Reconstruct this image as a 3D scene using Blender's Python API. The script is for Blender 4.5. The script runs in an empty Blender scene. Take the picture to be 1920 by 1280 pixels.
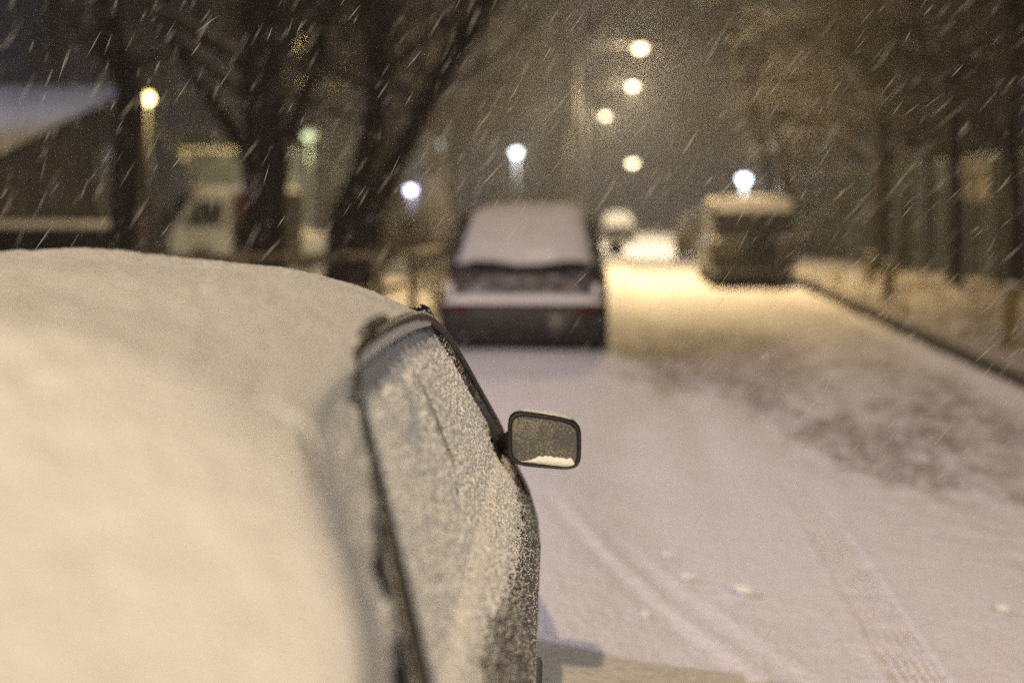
import bpy, math, random
from mathutils import Vector, noise, Matrix
C = bpy.context.scene.collection
R = math.radians
SC = bpy.context.scene
# ------------------------------------------------------------------ camera
H = 1.5; F = 2667.0; YAW = R(5.14); PITCH = R(5.14)
cam = bpy.data.cameras.new('camera'); camo = bpy.data.objects.new('camera', cam); C.objects.link(camo)
camo.location = (0, 0, H); camo.rotation_euler = (R(90) - PITCH, 0, YAW)
cam.lens = 50; cam.sensor_width = 36; cam.clip_start = 0.05; cam.clip_end = 2000
cam.dof.use_dof = True; cam.dof.focus_distance = 2.95; cam.dof.aperture_fstop = 1.5
cam.dof.aperture_ratio = 1.0
SC.camera = camo
# ------------------------------------------------------------------ world: overcast city night
w = bpy.data.worlds.new('World'); SC.world = w; w.use_nodes = True
nt = w.node_tree; nt.nodes.clear()
wo = nt.nodes.new('ShaderNodeOutputWorld'); bg = nt.nodes.new('ShaderNodeBackground')
bg.inputs[0].default_value = (0.013, 0.0135, 0.020, 1); bg.inputs[1].default_value = 1.0
nt.links.new(bg.outputs[0], wo.inputs[0])
SC.view_settings.view_transform = 'Standard'; SC.view_settings.look = 'None'
SC.view_settings.exposure = 0.15; SC.view_settings.gamma = 1; SC.view_settings.use_curve_mapping = False
SC.cycles.max_bounces = 5; SC.cycles.diffuse_bounces = 2; SC.cycles.glossy_bounces = 2
SC.cycles.transmission_bounces = 2; SC.cycles.volume_bounces = 1; SC.cycles.transparent_max_bounces = 6
SC.cycles.sample_clamp_indirect = 1.5; SC.cycles.sample_clamp_direct = 8
SC.cycles.use_denoising = False      # the photograph is a grainy high-ISO night shot
SC.cycles.caustics_reflective = False; SC.cycles.caustics_refractive = False
KEY_W = 13200; ROAD_W = 6000; BLUE_W = 2700; BLUE_COL = (.86, .74, .93); FILL_W = 13000; FILL_COL = (1.0, .88, .74); KEY_COL = (1.0, 0.74, 0.40); ROAD_COL = (1.0, 0.70, 0.34)
HAZE_D = 0.0014
# ------------------------------------------------------------------ pixel helpers (plan the layout in the photograph's 1920x1280 pixels)
_f = Vector((-math.sin(YAW) * math.cos(PITCH), math.cos(YAW) * math.cos(PITCH), -math.sin(PITCH)))
_r = Vector((math.cos(YAW), math.sin(YAW), 0)); _u = _r.cross(_f)
def ray(px, py): return _f + _r * ((px - 960) / F) - _u * ((py - 640) / F)
def P(px, py, d): return Vector((0, 0, H)) + ray(px, py) * d
# ------------------------------------------------------------------ materials
def mat(name, col, rough=0.6, metal=0.0, var=0.0, vscale=8.0, bump=0.0, bscale=40.0, spec=0.5, coat=0.0):
    m = bpy.data.materials.new(name); m.use_nodes = True; t = m.node_tree; b = t.nodes['Principled BSDF']
    b.inputs['Base Color'].default_value = (*col, 1); b.inputs['Roughness'].default_value = rough
    b.inputs['Metallic'].default_value = metal; b.inputs['Specular IOR Level'].default_value = spec
    b.inputs['Coat Weight'].default_value = coat
    if var > 0 or bump > 0:
        tc = t.nodes.new('ShaderNodeTexCoord'); n = t.nodes.new('ShaderNodeTexNoise')
        n.inputs['Scale'].default_value = vscale; n.inputs['Detail'].default_value = 6
        t.links.new(tc.outputs['Object'], n.inputs['Vector'])
        if var > 0:
            r = t.nodes.new('ShaderNodeValToRGB')
            r.color_ramp.elements[0].position = 0.3; r.color_ramp.elements[1].position = 0.7
            r.color_ramp.elements[0].color = (*[c * (1 - var) for c in col], 1)
            r.color_ramp.elements[1].color = (*[min(.9, c * (1 + var)) for c in col], 1)
            t.links.new(n.outputs['Fac'], r.inputs[0]); t.links.new(r.outputs[0], b.inputs['Base Color'])
        if bump > 0:
            n2 = t.nodes.new('ShaderNodeTexNoise'); n2.inputs['Scale'].default_value = bscale; n2.inputs['Detail'].default_value = 8
            t.links.new(tc.outputs['Object'], n2.inputs['Vector'])
            bp = t.nodes.new('ShaderNodeBump'); bp.inputs['Strength'].default_value = bump; bp.inputs['Distance'].default_value = 1.0 / bscale
            t.links.new(n2.outputs['Fac'], bp.inputs['Height']); t.links.new(bp.outputs[0], b.inputs['Normal'])
    return m
def frosted(name, col, amount, scale=220.0, rough=0.4, soft=0.06, frost=(.62, .61, .6), patch=0.0, pscale=3.0, alpha=1.0):
    """dark surface sprinkled with frost and snow grains"""
    m = mat(name, col, rough, bump=.0); t = m.node_tree; b = t.nodes['Principled BSDF']
    tc = t.nodes.new('ShaderNodeTexCoord'); n = t.nodes.new('ShaderNodeTexNoise'); n.inputs['Scale'].default_value = scale
    n.inputs['Detail'].default_value = 3; t.links.new(tc.outputs['Object'], n.inputs['Vector'])
    fac = n.outputs['Fac']
    n2 = t.nodes.new('ShaderNodeTexNoise'); n2.inputs['Scale'].default_value = pscale; n2.inputs['Detail'].default_value = 4
    t.links.new(tc.outputs['Object'], n2.inputs['Vector'])
    ad = t.nodes.new('ShaderNodeMath'); ad.operation = 'MULTIPLY_ADD'; ad.inputs[1].default_value = patch
    t.links.new(n2.outputs['Fac'], ad.inputs[0]); t.links.new(fac, ad.inputs[2])
    r = t.nodes.new('ShaderNodeValToRGB'); k = 1 - amount + patch * .5
    r.color_ramp.elements[0].position = max(0, min(.98, k)); r.color_ramp.elements[1].position = max(.01, min(1, k + soft))
    r.color_ramp.elements[0].color = (*col, 1); r.color_ramp.elements[1].color = (*frost, 1)
    t.links.new(ad.outputs[0], r.inputs[0]); t.links.new(r.outputs[0], b.inputs['Base Color'])
    r2 = t.nodes.new('ShaderNodeMapRange'); r2.inputs[1].default_value = k; r2.inputs[2].default_value = k + soft
    r2.inputs[3].default_value = rough; r2.inputs[4].default_value = .9
    t.links.new(ad.outputs[0], r2.inputs[0]); t.links.new(r2.outputs[0], b.inputs['Roughness'])
    return m
def snowbark(name, col, thr=.35, snow=.6):
    """bark with snow lying on what faces up"""
    m = mat(name, col, .95, var=.4, vscale=6); t = m.node_tree; b = t.nodes['Principled BSDF']
    src = b.inputs['Base Color'].links[0].from_socket
    g = t.nodes.new('ShaderNodeNewGeometry'); s = t.nodes.new('ShaderNodeSeparateXYZ'); t.links.new(g.outputs['Normal'], s.inputs[0])
    n = t.nodes.new('ShaderNodeTexNoise'); n.inputs['Scale'].default_value = 5; n.inputs['Detail'].default_value = 3
    ad = t.nodes.new('ShaderNodeMath'); ad.operation = 'ADD'; t.links.new(s.outputs[2], ad.inputs[0]); t.links.new(n.outputs['Fac'], ad.inputs[1])
    mr = t.nodes.new('ShaderNodeMapRange'); mr.inputs[1].default_value = thr + .5; mr.inputs[2].default_value = thr + .7
    t.links.new(ad.outputs[0], mr.inputs[0])
    mx = t.nodes.new('ShaderNodeMix'); mx.data_type = 'RGBA'; t.links.new(mr.outputs[0], mx.inputs[0]); t.links.new(src, mx.inputs[6])
    mx.inputs[7].default_value = (snow, snow, snow * 1.02, 1); t.links.new(mx.outputs[2], b.inputs['Base Color'])
    return m
def snowmat(name, col=(.80, .80, .82), bump=.5, bscale=160., sparkle=True):
    m = mat(name, col, .75, var=.05, vscale=3, bump=bump, bscale=bscale, spec=.3)
    t = m.node_tree; b = t.nodes['Principled BSDF']
    b.inputs['Subsurface Weight'].default_value = 0
    if sparkle:     # a few ice crystals that catch the lamp
        tc = t.nodes.new('ShaderNodeTexCoord'); v = t.nodes.new('ShaderNodeTexVoronoi'); v.inputs['Scale'].default_value = 90
        t.links.new(tc.outputs['Object'], v.inputs['Vector'])
        mr = t.nodes.new('ShaderNodeMapRange'); mr.inputs[1].default_value = .06; mr.inputs[2].default_value = .1
        mr.inputs[3].default_value = .15; mr.inputs[4].default_value = .8
        t.links.new(v.outputs['Distance'], mr.inputs[0]); t.links.new(mr.outputs[0], b.inputs['Roughness'])
    return m
def emis(name, col, s):
    m = bpy.data.materials.new(name); m.use_nodes = True; t = m.node_tree; t.nodes.clear()
    o = t.nodes.new('ShaderNodeOutputMaterial'); e = t.nodes.new('ShaderNodeEmission')
    e.inputs[0].default_value = (*col, 1); e.inputs[1].default_value = s; t.links.new(e.outputs[0], o.inputs[0])
    m.cycles.emission_sampling = 'NONE'
    return m
M = dict(
    snow=snowmat('snow', bump=.9, bscale=130.), snow_soft=snowmat('snow_soft', bump=.25, bscale=60, sparkle=False),
    snow_clump=snowmat('snow_clump', (.86, .86, .86), bump=.8, bscale=260),
    paint_dark=frosted('dark_car_paint', (.007, .007, .008), .44, 170, .55, .03, patch=.30, pscale=9, frost=(.5, .48, .45)),
    paint_plum=frosted('plum_car_paint', (.030, .024, .034), .42, 60, .3, .1),
    paint_olive=frosted('olive_car_paint', (.07, .065, .05), .42, 60, .3, .1),
    paint_tan=frosted('tan_car_paint', (.30, .26, .18), .5, 30, .4, .2),
    paint_pale=frosted('pale_blue_van_paint', (.36, .42, .47), .5, 10, .4, .3),
    paint_red=frosted('dull_red_paint', (.10, .02, .02), .35, 20, .5, .1),
    black=mat('black_plastic', (.012, .012, .013), .55, bump=.2, bscale=80),
    rubber=frosted('black_rubber_trim', (.012, .012, .012), .38, 260, .55, .04, frost=(.5, .47, .42)),
    tyre=mat('tyre_rubber', (.02, .02, .02), .9, bump=.5, bscale=50),
    rim=mat('wheel_rim', (.30, .30, .31), .4, .7, var=.2),
    glass=mat('dark_window_glass', (.015, .018, .022), .06, bump=.0, bscale=5),
    glass_frost_sky=frosted('frosted_sky_glass', (.28, .31, .36), .50, 120, .4, .25, frost=(.5, .53, .58)),  # grey-blue base paints in the sky reflected by bare glass, under frost
    mirror=frosted('reflection_mottle_glass', (.075, .078, .082), .47, 420, .25, .25, frost=(.33, .30, .25), patch=.6, pscale=9),  # tan-grey mottle paints the reflection into the glass, mixed with frost
    red=mat('red_lamp_lens', (.055, .005, .006), .2, bump=.2, bscale=60),
    clear=mat('clear_lamp_lens', (.35, .34, .30), .25, .2),
    plate=frosted('licence_plate', (.35, .34, .32), .5, 20, .5, .2),
    bark=snowbark('wet_bark', (.016, .013, .012), .75, .4), twig=snowbark('snowy_twigs', (.030, .025, .021), .46, .32),
    pole=mat('galvanised_pole', (.07, .065, .06), .5, .2, var=.2), lamp_black=mat('lamp_housing', (.05, .05, .05), .5, .3),
    conc=mat('rough_concrete', (.22, .21, .2), .9, var=.25, vscale=3, bump=.5, bscale=20),
    rail=frosted('tan_painted_rail', (.16, .13, .07), .45, 20, .6, .2), post=frosted('yellow_painted_post', (.15, .11, .03), .36, 25, .6, .15),
    brick=mat('dark_timber_wall', (.012, .010, .011), .9, var=.4, vscale=2, bump=.5, bscale=8),
    facade=mat('weathered_facade', (.20, .18, .15), .9, var=.3, vscale=.6, bump=.3, bscale=3),
    facade_g=mat('dark_plaster_wall', (.055, .055, .05), .9, var=.35, vscale=1, bump=.3, bscale=5),
    fence=mat('green_grey_sheet', (.045, .058, .054), .55, .2, var=.35, vscale=.9, bump=.3, bscale=8),
    dull_glass=frosted('snow_misted_glass', (.012, .013, .015), .40, 30, .55, .2, frost=(.25, .25, .26)),
    win_dark=mat('dim_window', (.03, .035, .04), .15),
    curtain=mat('pale_window_blind', (.30, .27, .20), .8, var=.2),
)
# ------------------------------------------------------------------ mesh helpers
def mobj(name, verts, faces, m, parent=None, smooth=True, shift=None):
    me = bpy.data.meshes.new(name)
    if shift: verts = [(v[0] - shift[0], v[1] - shift[1], v[2] - shift[2]) for v in verts]
    me.from_pydata([tuple(v) for v in verts], [], faces); me.materials.append(M[m] if isinstance(m, str) else m)
    if smooth: me.polygons.foreach_set('use_smooth', [True] * len(me.polygons))
    me.update()
    o = bpy.data.objects.new(name, me); C.objects.link(o)
    if parent: o.parent = parent
    return o
def tag(o, label=None, cat=None, group=None, kind=None):
    for k, v in (('label', label), ('category', cat), ('group', group), ('kind', kind)):
        if v: o[k] = v
    return o
def thing(name, loc, rz, label, cat, group=None):
    o = bpy.data.objects.new(name, None); C.objects.link(o); o.location = loc; o.rotation_euler = (0, 0, rz); o.empty_display_size = .3
    return tag(o, label, cat, group)
class MB:
    def __init__(s): s.v = []; s.f = []
    def grid(s, fn, na, nb, keep=None, flip=False):
        b0 = len(s.v)
        for i in range(na + 1):
            for j in range(nb + 1): s.v.append(tuple(fn(i / na, j / nb)))
        for i in range(na):
            for j in range(nb):
                if keep and not keep((i + .5) / na, (j + .5) / nb): continue
                q = [b0 + i * (nb + 1) + j, b0 + (i + 1) * (nb + 1) + j, b0 + (i + 1) * (nb + 1) + j + 1, b0 + i * (nb + 1) + j + 1]
                s.f.append(tuple(reversed(q)) if flip else tuple(q))
        return s
    def box(s, x0, x1, y0, y1, z0, z1, T=None):
        b = len(s.v); c = [(x, y, z) for x in (x0, x1) for y in (y0, y1) for z in (z0, z1)]
        s.v += [tuple(T @ Vector(p)) if T else p for p in c]
        s.f += [tuple(b + k for k in q) for q in ((0, 1, 3, 2), (4, 6, 7, 5), (0, 4, 5, 1), (2, 3, 7, 6), (0, 2, 6, 4), (1, 5, 7, 3))]
        return s
    def tube(s, pts, rad, n=6, caps=True, sq=None):
        pts = [Vector(p) for p in pts]; b0 = len(s.v)
        if not hasattr(rad, '__len__'): rad = [rad] * len(pts)
        ref = None
        for i, p in enumerate(pts):
            t = (pts[min(i + 1, len(pts) - 1)] - pts[max(i - 1, 0)]).normalized()
            if ref is None: ref = Vector((0, 0, 1)) if abs(t.z) < .9 else Vector((1, 0, 0))
            a = t.cross(ref).normalized(); c = a.cross(t).normalized(); ref = c
            for k in range(n):
                an = 2 * math.pi * k / n
                s.v.append(tuple(p + a * (rad[i] * math.cos(an)) + c * (rad[i] * math.sin(an) * (sq or 1))))
        for i in range(len(pts) - 1):
            for k in range(n):
                k2 = (k + 1) % n
                s.f.append((b0 + i * n + k, b0 + i * n + k2, b0 + (i + 1) * n + k2, b0 + (i + 1) * n + k))
        if caps:
            s.f.append(tuple(b0 + k for k in reversed(range(n)))); e = b0 + (len(pts) - 1) * n; s.f.append(tuple(e + k for k in range(n)))
        return s
    def lathe(s, prof, n=24, axis='z', at=(0, 0, 0)):
        b0 = len(s.v)
        for r, h in prof:
            for k in range(n):
                a = 2 * math.pi * k / n; c, d = r * math.cos(a), r * math.sin(a)
                p = (c, d, h) if axis == 'z' else (h, c, d) if axis == 'x' else (c, h, d)
                s.v.append((p[0] + at[0], p[1] + at[1], p[2] + at[2]))
        for i in range(len(prof) - 1):
            for k in range(n):
                k2 = (k + 1) % n; s.f.append((b0 + i * n + k, b0 + i * n + k2, b0 + (i + 1) * n + k2, b0 + (i + 1) * n + k))
        return s
    def make(s, name, m, parent=None, smooth=True, shift=None): return mobj(name, s.v, s.f, m, parent, smooth, shift)
def N(x, y, z=0.0): return noise.noise(Vector((x, y, z)))
def FB(x, y, z=0.0, o=4): return noise.fractal(Vector((x, y, z)), 1.0, 2.0, o)
def lerp(a, b, t): return a + (b - a) * t
def sstep(a, b, x):
    t = max(0., min(1., (x - a) / (b - a))); return t * t * (3 - 2 * t)
def interp(tab, x):
    if x <= tab[0][0]: return tab[0][1]
    for (a, b), (c, d) in zip(tab, tab[1:]):
        if x <= c: return lerp(b, d, (x - a) / (c - a))
    return tab[-1][1]
def copy_tree(o, parent=None):
    c = o.copy(); C.objects.link(c); c.parent = parent
    for ch in o.children: copy_tree(ch, c)
    return c
# ------------------------------------------------------------------ ground
def groundh(x, y): return .05 * FB(x * .12, y * .12, 3) + .012 * FB(x * 1.3, y * 1.3, 8, 3)
mb = MB()
def axis(segs):
    out = [segs[0][0]]
    for a, b, st in segs:
        n = max(1, round((b - a) / st)); out += [a + (b - a) * (k + 1) / n for k in range(n)]
    return out
def sheet(xs, ys, fn, name, m, **k):
    v = [(x, y, fn(x, y)) for x in xs for y in ys]; ny = len(ys)
    f = [(i * ny + j, (i + 1) * ny + j, (i + 1) * ny + j + 1, i * ny + j + 1) for i in range(len(xs) - 1) for j in range(ny - 1)]
    o = mobj(name, v, f, m); return tag(o, **k)
def snowdirt(name, base=(.78, .77, .78), dirt=(.17, .135, .10), lo=.56, hi=.70, sx=1.2, sy=.35, fine=.5, road=True):
    m = mat(name, base, .8, bump=.55, bscale=30, var=.03, spec=.3); t = m.node_tree; b = t.nodes['Principled BSDF']
    src = b.inputs['Base Color'].links[0].from_socket
    tc = t.nodes.new('ShaderNodeTexCoord'); mp = t.nodes.new('ShaderNodeMapping'); mp.inputs['Scale'].default_value = (sx, sy, 1)
    t.links.new(tc.outputs['Object'], mp.inputs['Vector'])
    n = t.nodes.new('ShaderNodeTexNoise'); n.inputs['Scale'].default_value = 1; n.inputs['Detail'].default_value = 8; n.inputs['Roughness'].default_value = .68
    t.links.new(mp.outputs[0], n.inputs['Vector'])
    fac = n.outputs['Fac']
    if road:    # worn slush lies only where wheels run
        at = t.nodes.new('ShaderNodeAttribute'); at.attribute_name = 'wear'
        ml = t.nodes.new('ShaderNodeMath'); ml.operation = 'MULTIPLY_ADD'; ml.inputs[1].default_value = .30
        t.links.new(at.outputs['Fac'], ml.inputs[0]); t.links.new(fac, ml.inputs[2]); fac = ml.outputs[0]
    mr = t.nodes.new('ShaderNodeMapRange'); mr.inputs[1].default_value = lo; mr.inputs[2].default_value = hi; mr.inputs[4].default_value = .9
    t.links.new(fac, mr.inputs[0])
    n3 = t.nodes.new('ShaderNodeTexNoise'); n3.inputs['Scale'].default_value = 22; n3.inputs['Detail'].default_value = 4
    t.links.new(tc.outputs['Object'], n3.inputs['Vector'])
    m3 = t.nodes.new('ShaderNodeMapRange'); m3.inputs[1].default_value = .35; m3.inputs[2].default_value = .62; t.links.new(n3.outputs['Fac'], m3.inputs[0])
    mm = t.nodes.new('ShaderNodeMath'); mm.operation = 'MULTIPLY'; t.links.new(mr.outputs[0], mm.inputs[0]); t.links.new(m3.outputs[0], mm.inputs[1])
    mx = t.nodes.new('ShaderNodeMix'); mx.data_type = 'RGBA'; t.links.new(mm.outputs[0], mx.inputs[0]); t.links.new(src, mx.inputs[6])
    mx.inputs[7].default_value = (*dirt, 1); t.links.new(mx.outputs[2], b.inputs['Base Color'])
    return m
M['road'] = snowdirt('packed_road_snow', dirt=(.14, .10, .06), lo=.66, hi=.80, sx=2.6, sy=1.3)
M['ground'] = snowdirt('park_snow', (.6, .59, .6), (.10, .08, .06), lo=.46, hi=.62, sx=.5, sy=.5, road=False)
M['verge'] = snowdirt('trampled_verge', (.60, .57, .54), (.05, .04, .03), lo=.40, hi=.56, sx=1.6, sy=1.1, road=False)
g = sheet(axis([(-300, -60, 40), (-60, -12, 4), (-12, 12, 1.2), (12, 60, 6), (60, 300, 40)]), axis([(-60, 0, 10), (0, 60, 2), (60, 200, 14), (200, 700, 60)]),
      lambda x, y: groundh(x, y) - .14, 'ground', 'ground', kind='structure')
# worn patches (x, y, rx, ry, weight) in metres: where the photo shows brown trampled snow
WEAR0 = [(.9, 16, 1.2, 3.0, .35), (.1, 14.5, .5, 1.2, .8), (1.45, 8.9, .42, 1.5, 1.0), (1.95, 9.8, .35, 1.6, .8), (.5, 13.3, .9, 2.2, .75), (1.1, 11.2, .5, 2.0, .5), (.35, 17.5, .8, 3.0, .6), (2.2, 7.2, .5, 1.6, .5),
        (1.5, 15.5, .6, 3.0, .6), (2.4, 12.5, .4, 3, .55), (1.9, 6.2, .6, .5, .3), (2.6, 10, .25, 4, .5), (1.2, 24, 1.2, 5, .35), (2.7, 19, .25, 6, .6)]
WEAR = [(a_, b_, rx_ * .95, ry_ * .95, k_ * .95) for a_, b_, rx_, ry_, k_ in WEAR0]
def wear(x, y):
    s = 0
    for a, b, rx, ry, k in WEAR: s += k * math.exp(-((x - a) / rx) ** 2 - ((y - b) / ry) ** 2)
    return min(1.2, s)
def tyre_x(y): return .875 + .02 * math.sin(y * .5)
def curve_x(y): return -.62 + .30 * math.log(1 + math.exp((7.0 - y) * 1.6)) / 1.6 * 1.25
def roadh(x, y):
    h = .010 * FB(x * 1.1, y * .7, 1, 4) + .03
    wv = wear(x, y)
    h += wv * (.045 * FB(x * 6, y * 4.5, 5, 4) - .012)
    # broad ruts along the carriageway
    for c in (.35, 1.75, 2.5): h -= .018 * math.exp(-((x - c - .12 * math.sin(y * .23 + c)) / .13) ** 2) * sstep(5, 10, y)
    # unridden parking strip on the left, rising to a soft bank round the parked car
    bank = .085 * (1 - sstep(-.55, .1, x + .10 * math.sin(y * .9) - .35 * math.exp(-((y - 12.6) / 1.6) ** 2)))
    h += bank
    h += .06 * math.exp(-((x + 1.2) / 1.2) ** 2 - ((y - 13.3) / .9) ** 2)
    # fresh tread print
    if 3 < y < 9:
        dx = x - tyre_x(y)
        if abs(dx) < .13:
            k = (1 - sstep(.085, .10, abs(dx))) * (1 - sstep(6.3, 8.2, y)) * sstep(-.2, .2, FB(x * 3, y * 3, 4, 2) + .25)
            h -= k * .010
            h += k * .011 * (1 if math.sin(dx * 2 * math.pi / .030 + (.9 if int(y / .035) % 2 else -.4)) > 0 else -.4)
            h += .003 * math.exp(-((abs(dx) - .105) / .012) ** 2) * (1 - sstep(6.3, 8.2, y))
        for off, a in ((0, .5 * (1 - sstep(6.4, 7.4, y))), (.17, .35 * (1 - sstep(5.8, 6.8, y)))):
            cx = curve_x(y) + off
            h -= .018 * a * math.exp(-((x - cx) / .05) ** 2); h += .022 * a * math.exp(-((x - cx - .07) / .022) ** 2) * (1 + .8 * N(x * 18, y * 18))
        h += .0035 * FB(x * 9, y * 9, 2, 3)
    else: h += .004 * FB(x * 5, y * 5, 2, 2)
    # kerb-side drift
    h += .05 * sstep(2.75, 3.1, x) * (1 + .5 * N(x, y * .6))
    return h
xs = axis([(-2.6, -.6, .08), (-.6, .75, .03), (.75, 1.0, .01), (1.0, 3.1, .035)])
ys = axis([(-20, 2.5, 1.5), (2.5, 4.3, .12), (4.3, 7.5, .028), (7.5, 12, .05), (12, 20, .09), (20, 45, .3), (45, 120, 1.5), (120, 520, 20)])
rd = sheet(xs, ys, roadh, 'road', 'road', kind='structure')
a = rd.data.attributes.new('wear', 'FLOAT', 'POINT'); a.data.foreach_set('value', [wear(x, y) + .1 for x in xs for y in ys])
# verge on the right, kerb
def kx(y): return 3.12 + .012 * max(0, y - 11)
def vergeh(x, y):
    return .09 + .05 * FB(x * .9, y * .6, 9) + .035 * FB(x * 3.2, y * 2.5, 2) + .06 * sstep(3.2, 4.6, x)
v = []; yv = axis([(-10, 8, 1.2), (8, 30, .11), (30, 60, .5), (60, 300, 12)]); xv = axis([(0, 4, .11), (4, 12, .8)])
vv = [(kx(y) + .14 + x, y, vergeh(kx(y) + x, y)) for x in xv for y in yv]; ny = len(yv)
ff = [(i * ny + j, (i + 1) * ny + j, (i + 1) * ny + j + 1, i * ny + j + 1) for i in range(len(xv) - 1) for j in range(ny - 1)]
tag(mobj('verge', vv, ff, 'verge'), kind='structure')
mb = MB()
yk = axis([(-8, 60, .5), (60, 200, 10)])
prof = [(0, -.05), (0, .125), (.02, .14), (.13, .14), (.15, .13), (.15, -.05)]
mb.grid(lambda i, j: (kx(yk[round(i * (len(yk) - 1))]) + prof[round(j * 5)][0], yk[round(i * (len(yk) - 1))], prof[round(j * 5)][1]), len(yk) - 1, 5, flip=True)
M['kerb'] = snowbark('kerb_stone', (.035, .027, .02), 1.1, .5)
tag(mb.make('kerb', 'kerb', smooth=False), kind='structure')
# ------------------------------------------------------------------ lamps
def light(parent, z, col, w, rad=.12, x=0, y=0):
    l = bpy.data.lights.new('lamp_light', 'POINT'); l.energy = w; l.color = col; l.shadow_soft_size = rad
    o = bpy.data.objects.new('lamp_light', l); C.objects.link(o); o.parent = parent; o.location = (x, y, z); return o
def beam(parent, x, z, col, w, aim, half, blend=.7, rad=.12):
    l = bpy.data.lights.new('lamp_light', 'SPOT'); l.energy = w; l.color = col; l.shadow_soft_size = rad; l.spot_size = R(half * 2); l.spot_blend = blend
    o = bpy.data.objects.new('lamp_light', l); C.objects.link(o); o.parent = parent; o.location = (x, 0, z)
    o.rotation_euler = (Vector(aim) - (Vector(parent.location) + Vector((x, 0, z)))).to_track_quat('-Z', 'Y').to_euler(); return o
def street_lamp(head, base_dx, col, es, label, w=0, group='street lamps along the road', hw=.16, hl=.34, pr=.07):
    """cobra-head lamp: head position is where the lens hangs; the pole stands base_dx to the side"""
    x, y, z = head; t = thing('street_lamp', (x + base_dx, y, 0), 0, label, 'street lamp', group)
    s = -1 if base_dx > 0 else 1; L = abs(base_dx)
    MB().tube([(0, 0, -.1), (0, 0, z * .5), (0, 0, z * .93)], [pr * 1.3, pr, pr * .7], 10).make('pole', 'pole', t)
    MB().tube([(0, 0, z * .93), (s * L * .15, 0, z * .99), (s * L * .5, 0, z + .10), (s * max(L - .35, L * .7), 0, z + .10)], [.04] * 4, 8).make('arm', 'pole', t)
    m2 = MB(); m2.lathe([(.001, .11), (hw * .6, .10), (hw, .05), (hw * 1.05, .0)], 14, 'z'); o = m2.make('lamp_housing', 'lamp_black', t)
    o.location = (s * L, 0, z + .01); o.scale = (hl / hw * .6, 1, 1)
    MB().lathe([(hw, .0), (hw * .95, -hw * .4), (hw * .6, -hw * .8), (.001, -hw * .95)], 14, 'z').make('lens', emis('lamp_glow', col, es), t).location = (s * L, 0, z)
    t.children[-1].scale = (hl / hw * .6, 1, 1)
    if w: light(t, z - .22, col, w, .1, x=s * L)
    return t
WARM = ROAD_COL
CA = R(3.42); cu = Vector((-math.sin(CA), math.cos(CA), 0)); cv = Vector((math.cos(CA), math.sin(CA), 0))
kp = cu * -15.8 + cv * -1.35
kl = street_lamp((kp.x, kp.y, 14.0), -2.2, KEY_COL, 60, 'street lamp standing behind the photographer on the left side')
beam(kl, 2.2, 13.75, KEY_COL, KEY_W, (.2, 8.5, 0), 30)
street_lamp((-9.0, 6.1, 6.5), -1.6, BLUE_COL, 40, 'bluish white lamp on the pavement left of the near car')
beam([o for o in bpy.data.objects if o.name.startswith('street_lamp') and o.location.x < -10][0], 1.6, 6.3, BLUE_COL, BLUE_W, (-.5, 8.5, 0), 38, .75)
street_lamp((7.5, -21, 12.0), 2.0, FILL_COL, 60, 'added warm fill lamp behind the photographer on the verge side')  # unseen lamp added to brighten the snow on the side window
beam([o for o in bpy.data.objects if o.name.startswith('street_lamp') and o.location.y < -20][0], -2.0, 11.75, FILL_COL, FILL_W, (-.4, 3, .8), 9, .8)
fl0 = street_lamp((-.6, 32, 10.0), -5.6, WARM, 60, 'tall street lamp arching over the road above the parked cars')
beam(fl0, 5.6, 9.75, WARM, ROAD_W * 1.6, (-.2, 30.0, 0), 74, 1.0)
shed_fill = street_lamp((-20, 14, 9), -1.6, (.7, .76, 1), 40, 'added cool fill lamp for the shed roof, left of the picture')  # unseen lamp added to lift the dark shed roof
beam(shed_fill, 1.6, 8.8, (.76, .78, .95), 7500, (-17, 32, 3), 24, .8)
FAR_W = 4800
lampspec = [(1200, 88, 54, 'highest of the warm street lamps hanging over the road', FAR_W * 1.3, (1, .80, .55)),
            (1186, 160, 72, 'second highest warm street lamp over the far road', FAR_W, WARM),
            (1135, 216, 92, 'warm street lamp left of the others over the far road', FAR_W, WARM),
            (1186, 304, 165, 'lowest and farthest warm street lamp over the road', ROAD_W * 1.5, WARM)]
for px, py, d, lb, wt, col in lampspec:
    p = P(px, py, d); street_lamp(p, -2.4, (1, .80, .50), 130 if d < 100 else 400, lb, wt, hw=.22 if d < 100 else .5, hl=.5 if d < 100 else .9)
def small_lamp(px, py, d, col, es, label, w=0, r=.13, name='street_lamp', cat='street lamp', group='small lamps among the trees'):
    p = P(px, py, d); t = thing(name, (p.x, p.y, 0), 0, label, cat, group)
    MB().tube([(0, 0, -.2), (0, 0, p.z - r * .9)], [.07, .05], 8).make('pole', 'pole', t)
    MB().lathe([(.001, -r), (r * .7, -r * .75), (r, -.1 * r), (r * .8, r * .4)], 12, 'z').make('lens', emis('lamp_glow', col, es), t).location = (0, 0, p.z)
    MB().lathe([(r * .85, r * .42), (r * .9, r * .5), (r * .3, r * .85), (.001, r * .9)], 12, 'z').make('cap', 'lamp_black', t).location = (0, 0, p.z)
    if w: light(t, p.z - r * .5, col, w, .1, x=.12, y=-.32)
    return t
pl = small_lamp(275, 183, 25, (1, .78, .32), 75, 'yellow globe lamp on a lit post beside the shed', 38, r=.12, group=None, name='park_lamp')
pl.children[0].data.materials[0] = mat('pale_post', (.6, .56, .45), .6)
small_lamp(565, 75, 62, (1, .70, .22), 45, 'small yellow lamp high between the dark tree trunks', 2600, .36)
small_lamp(602, 20, 70, (.75, .85, 1), 2.0, 'faint bluish lamp highest above the dark tree trunks', 0, .2)
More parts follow.
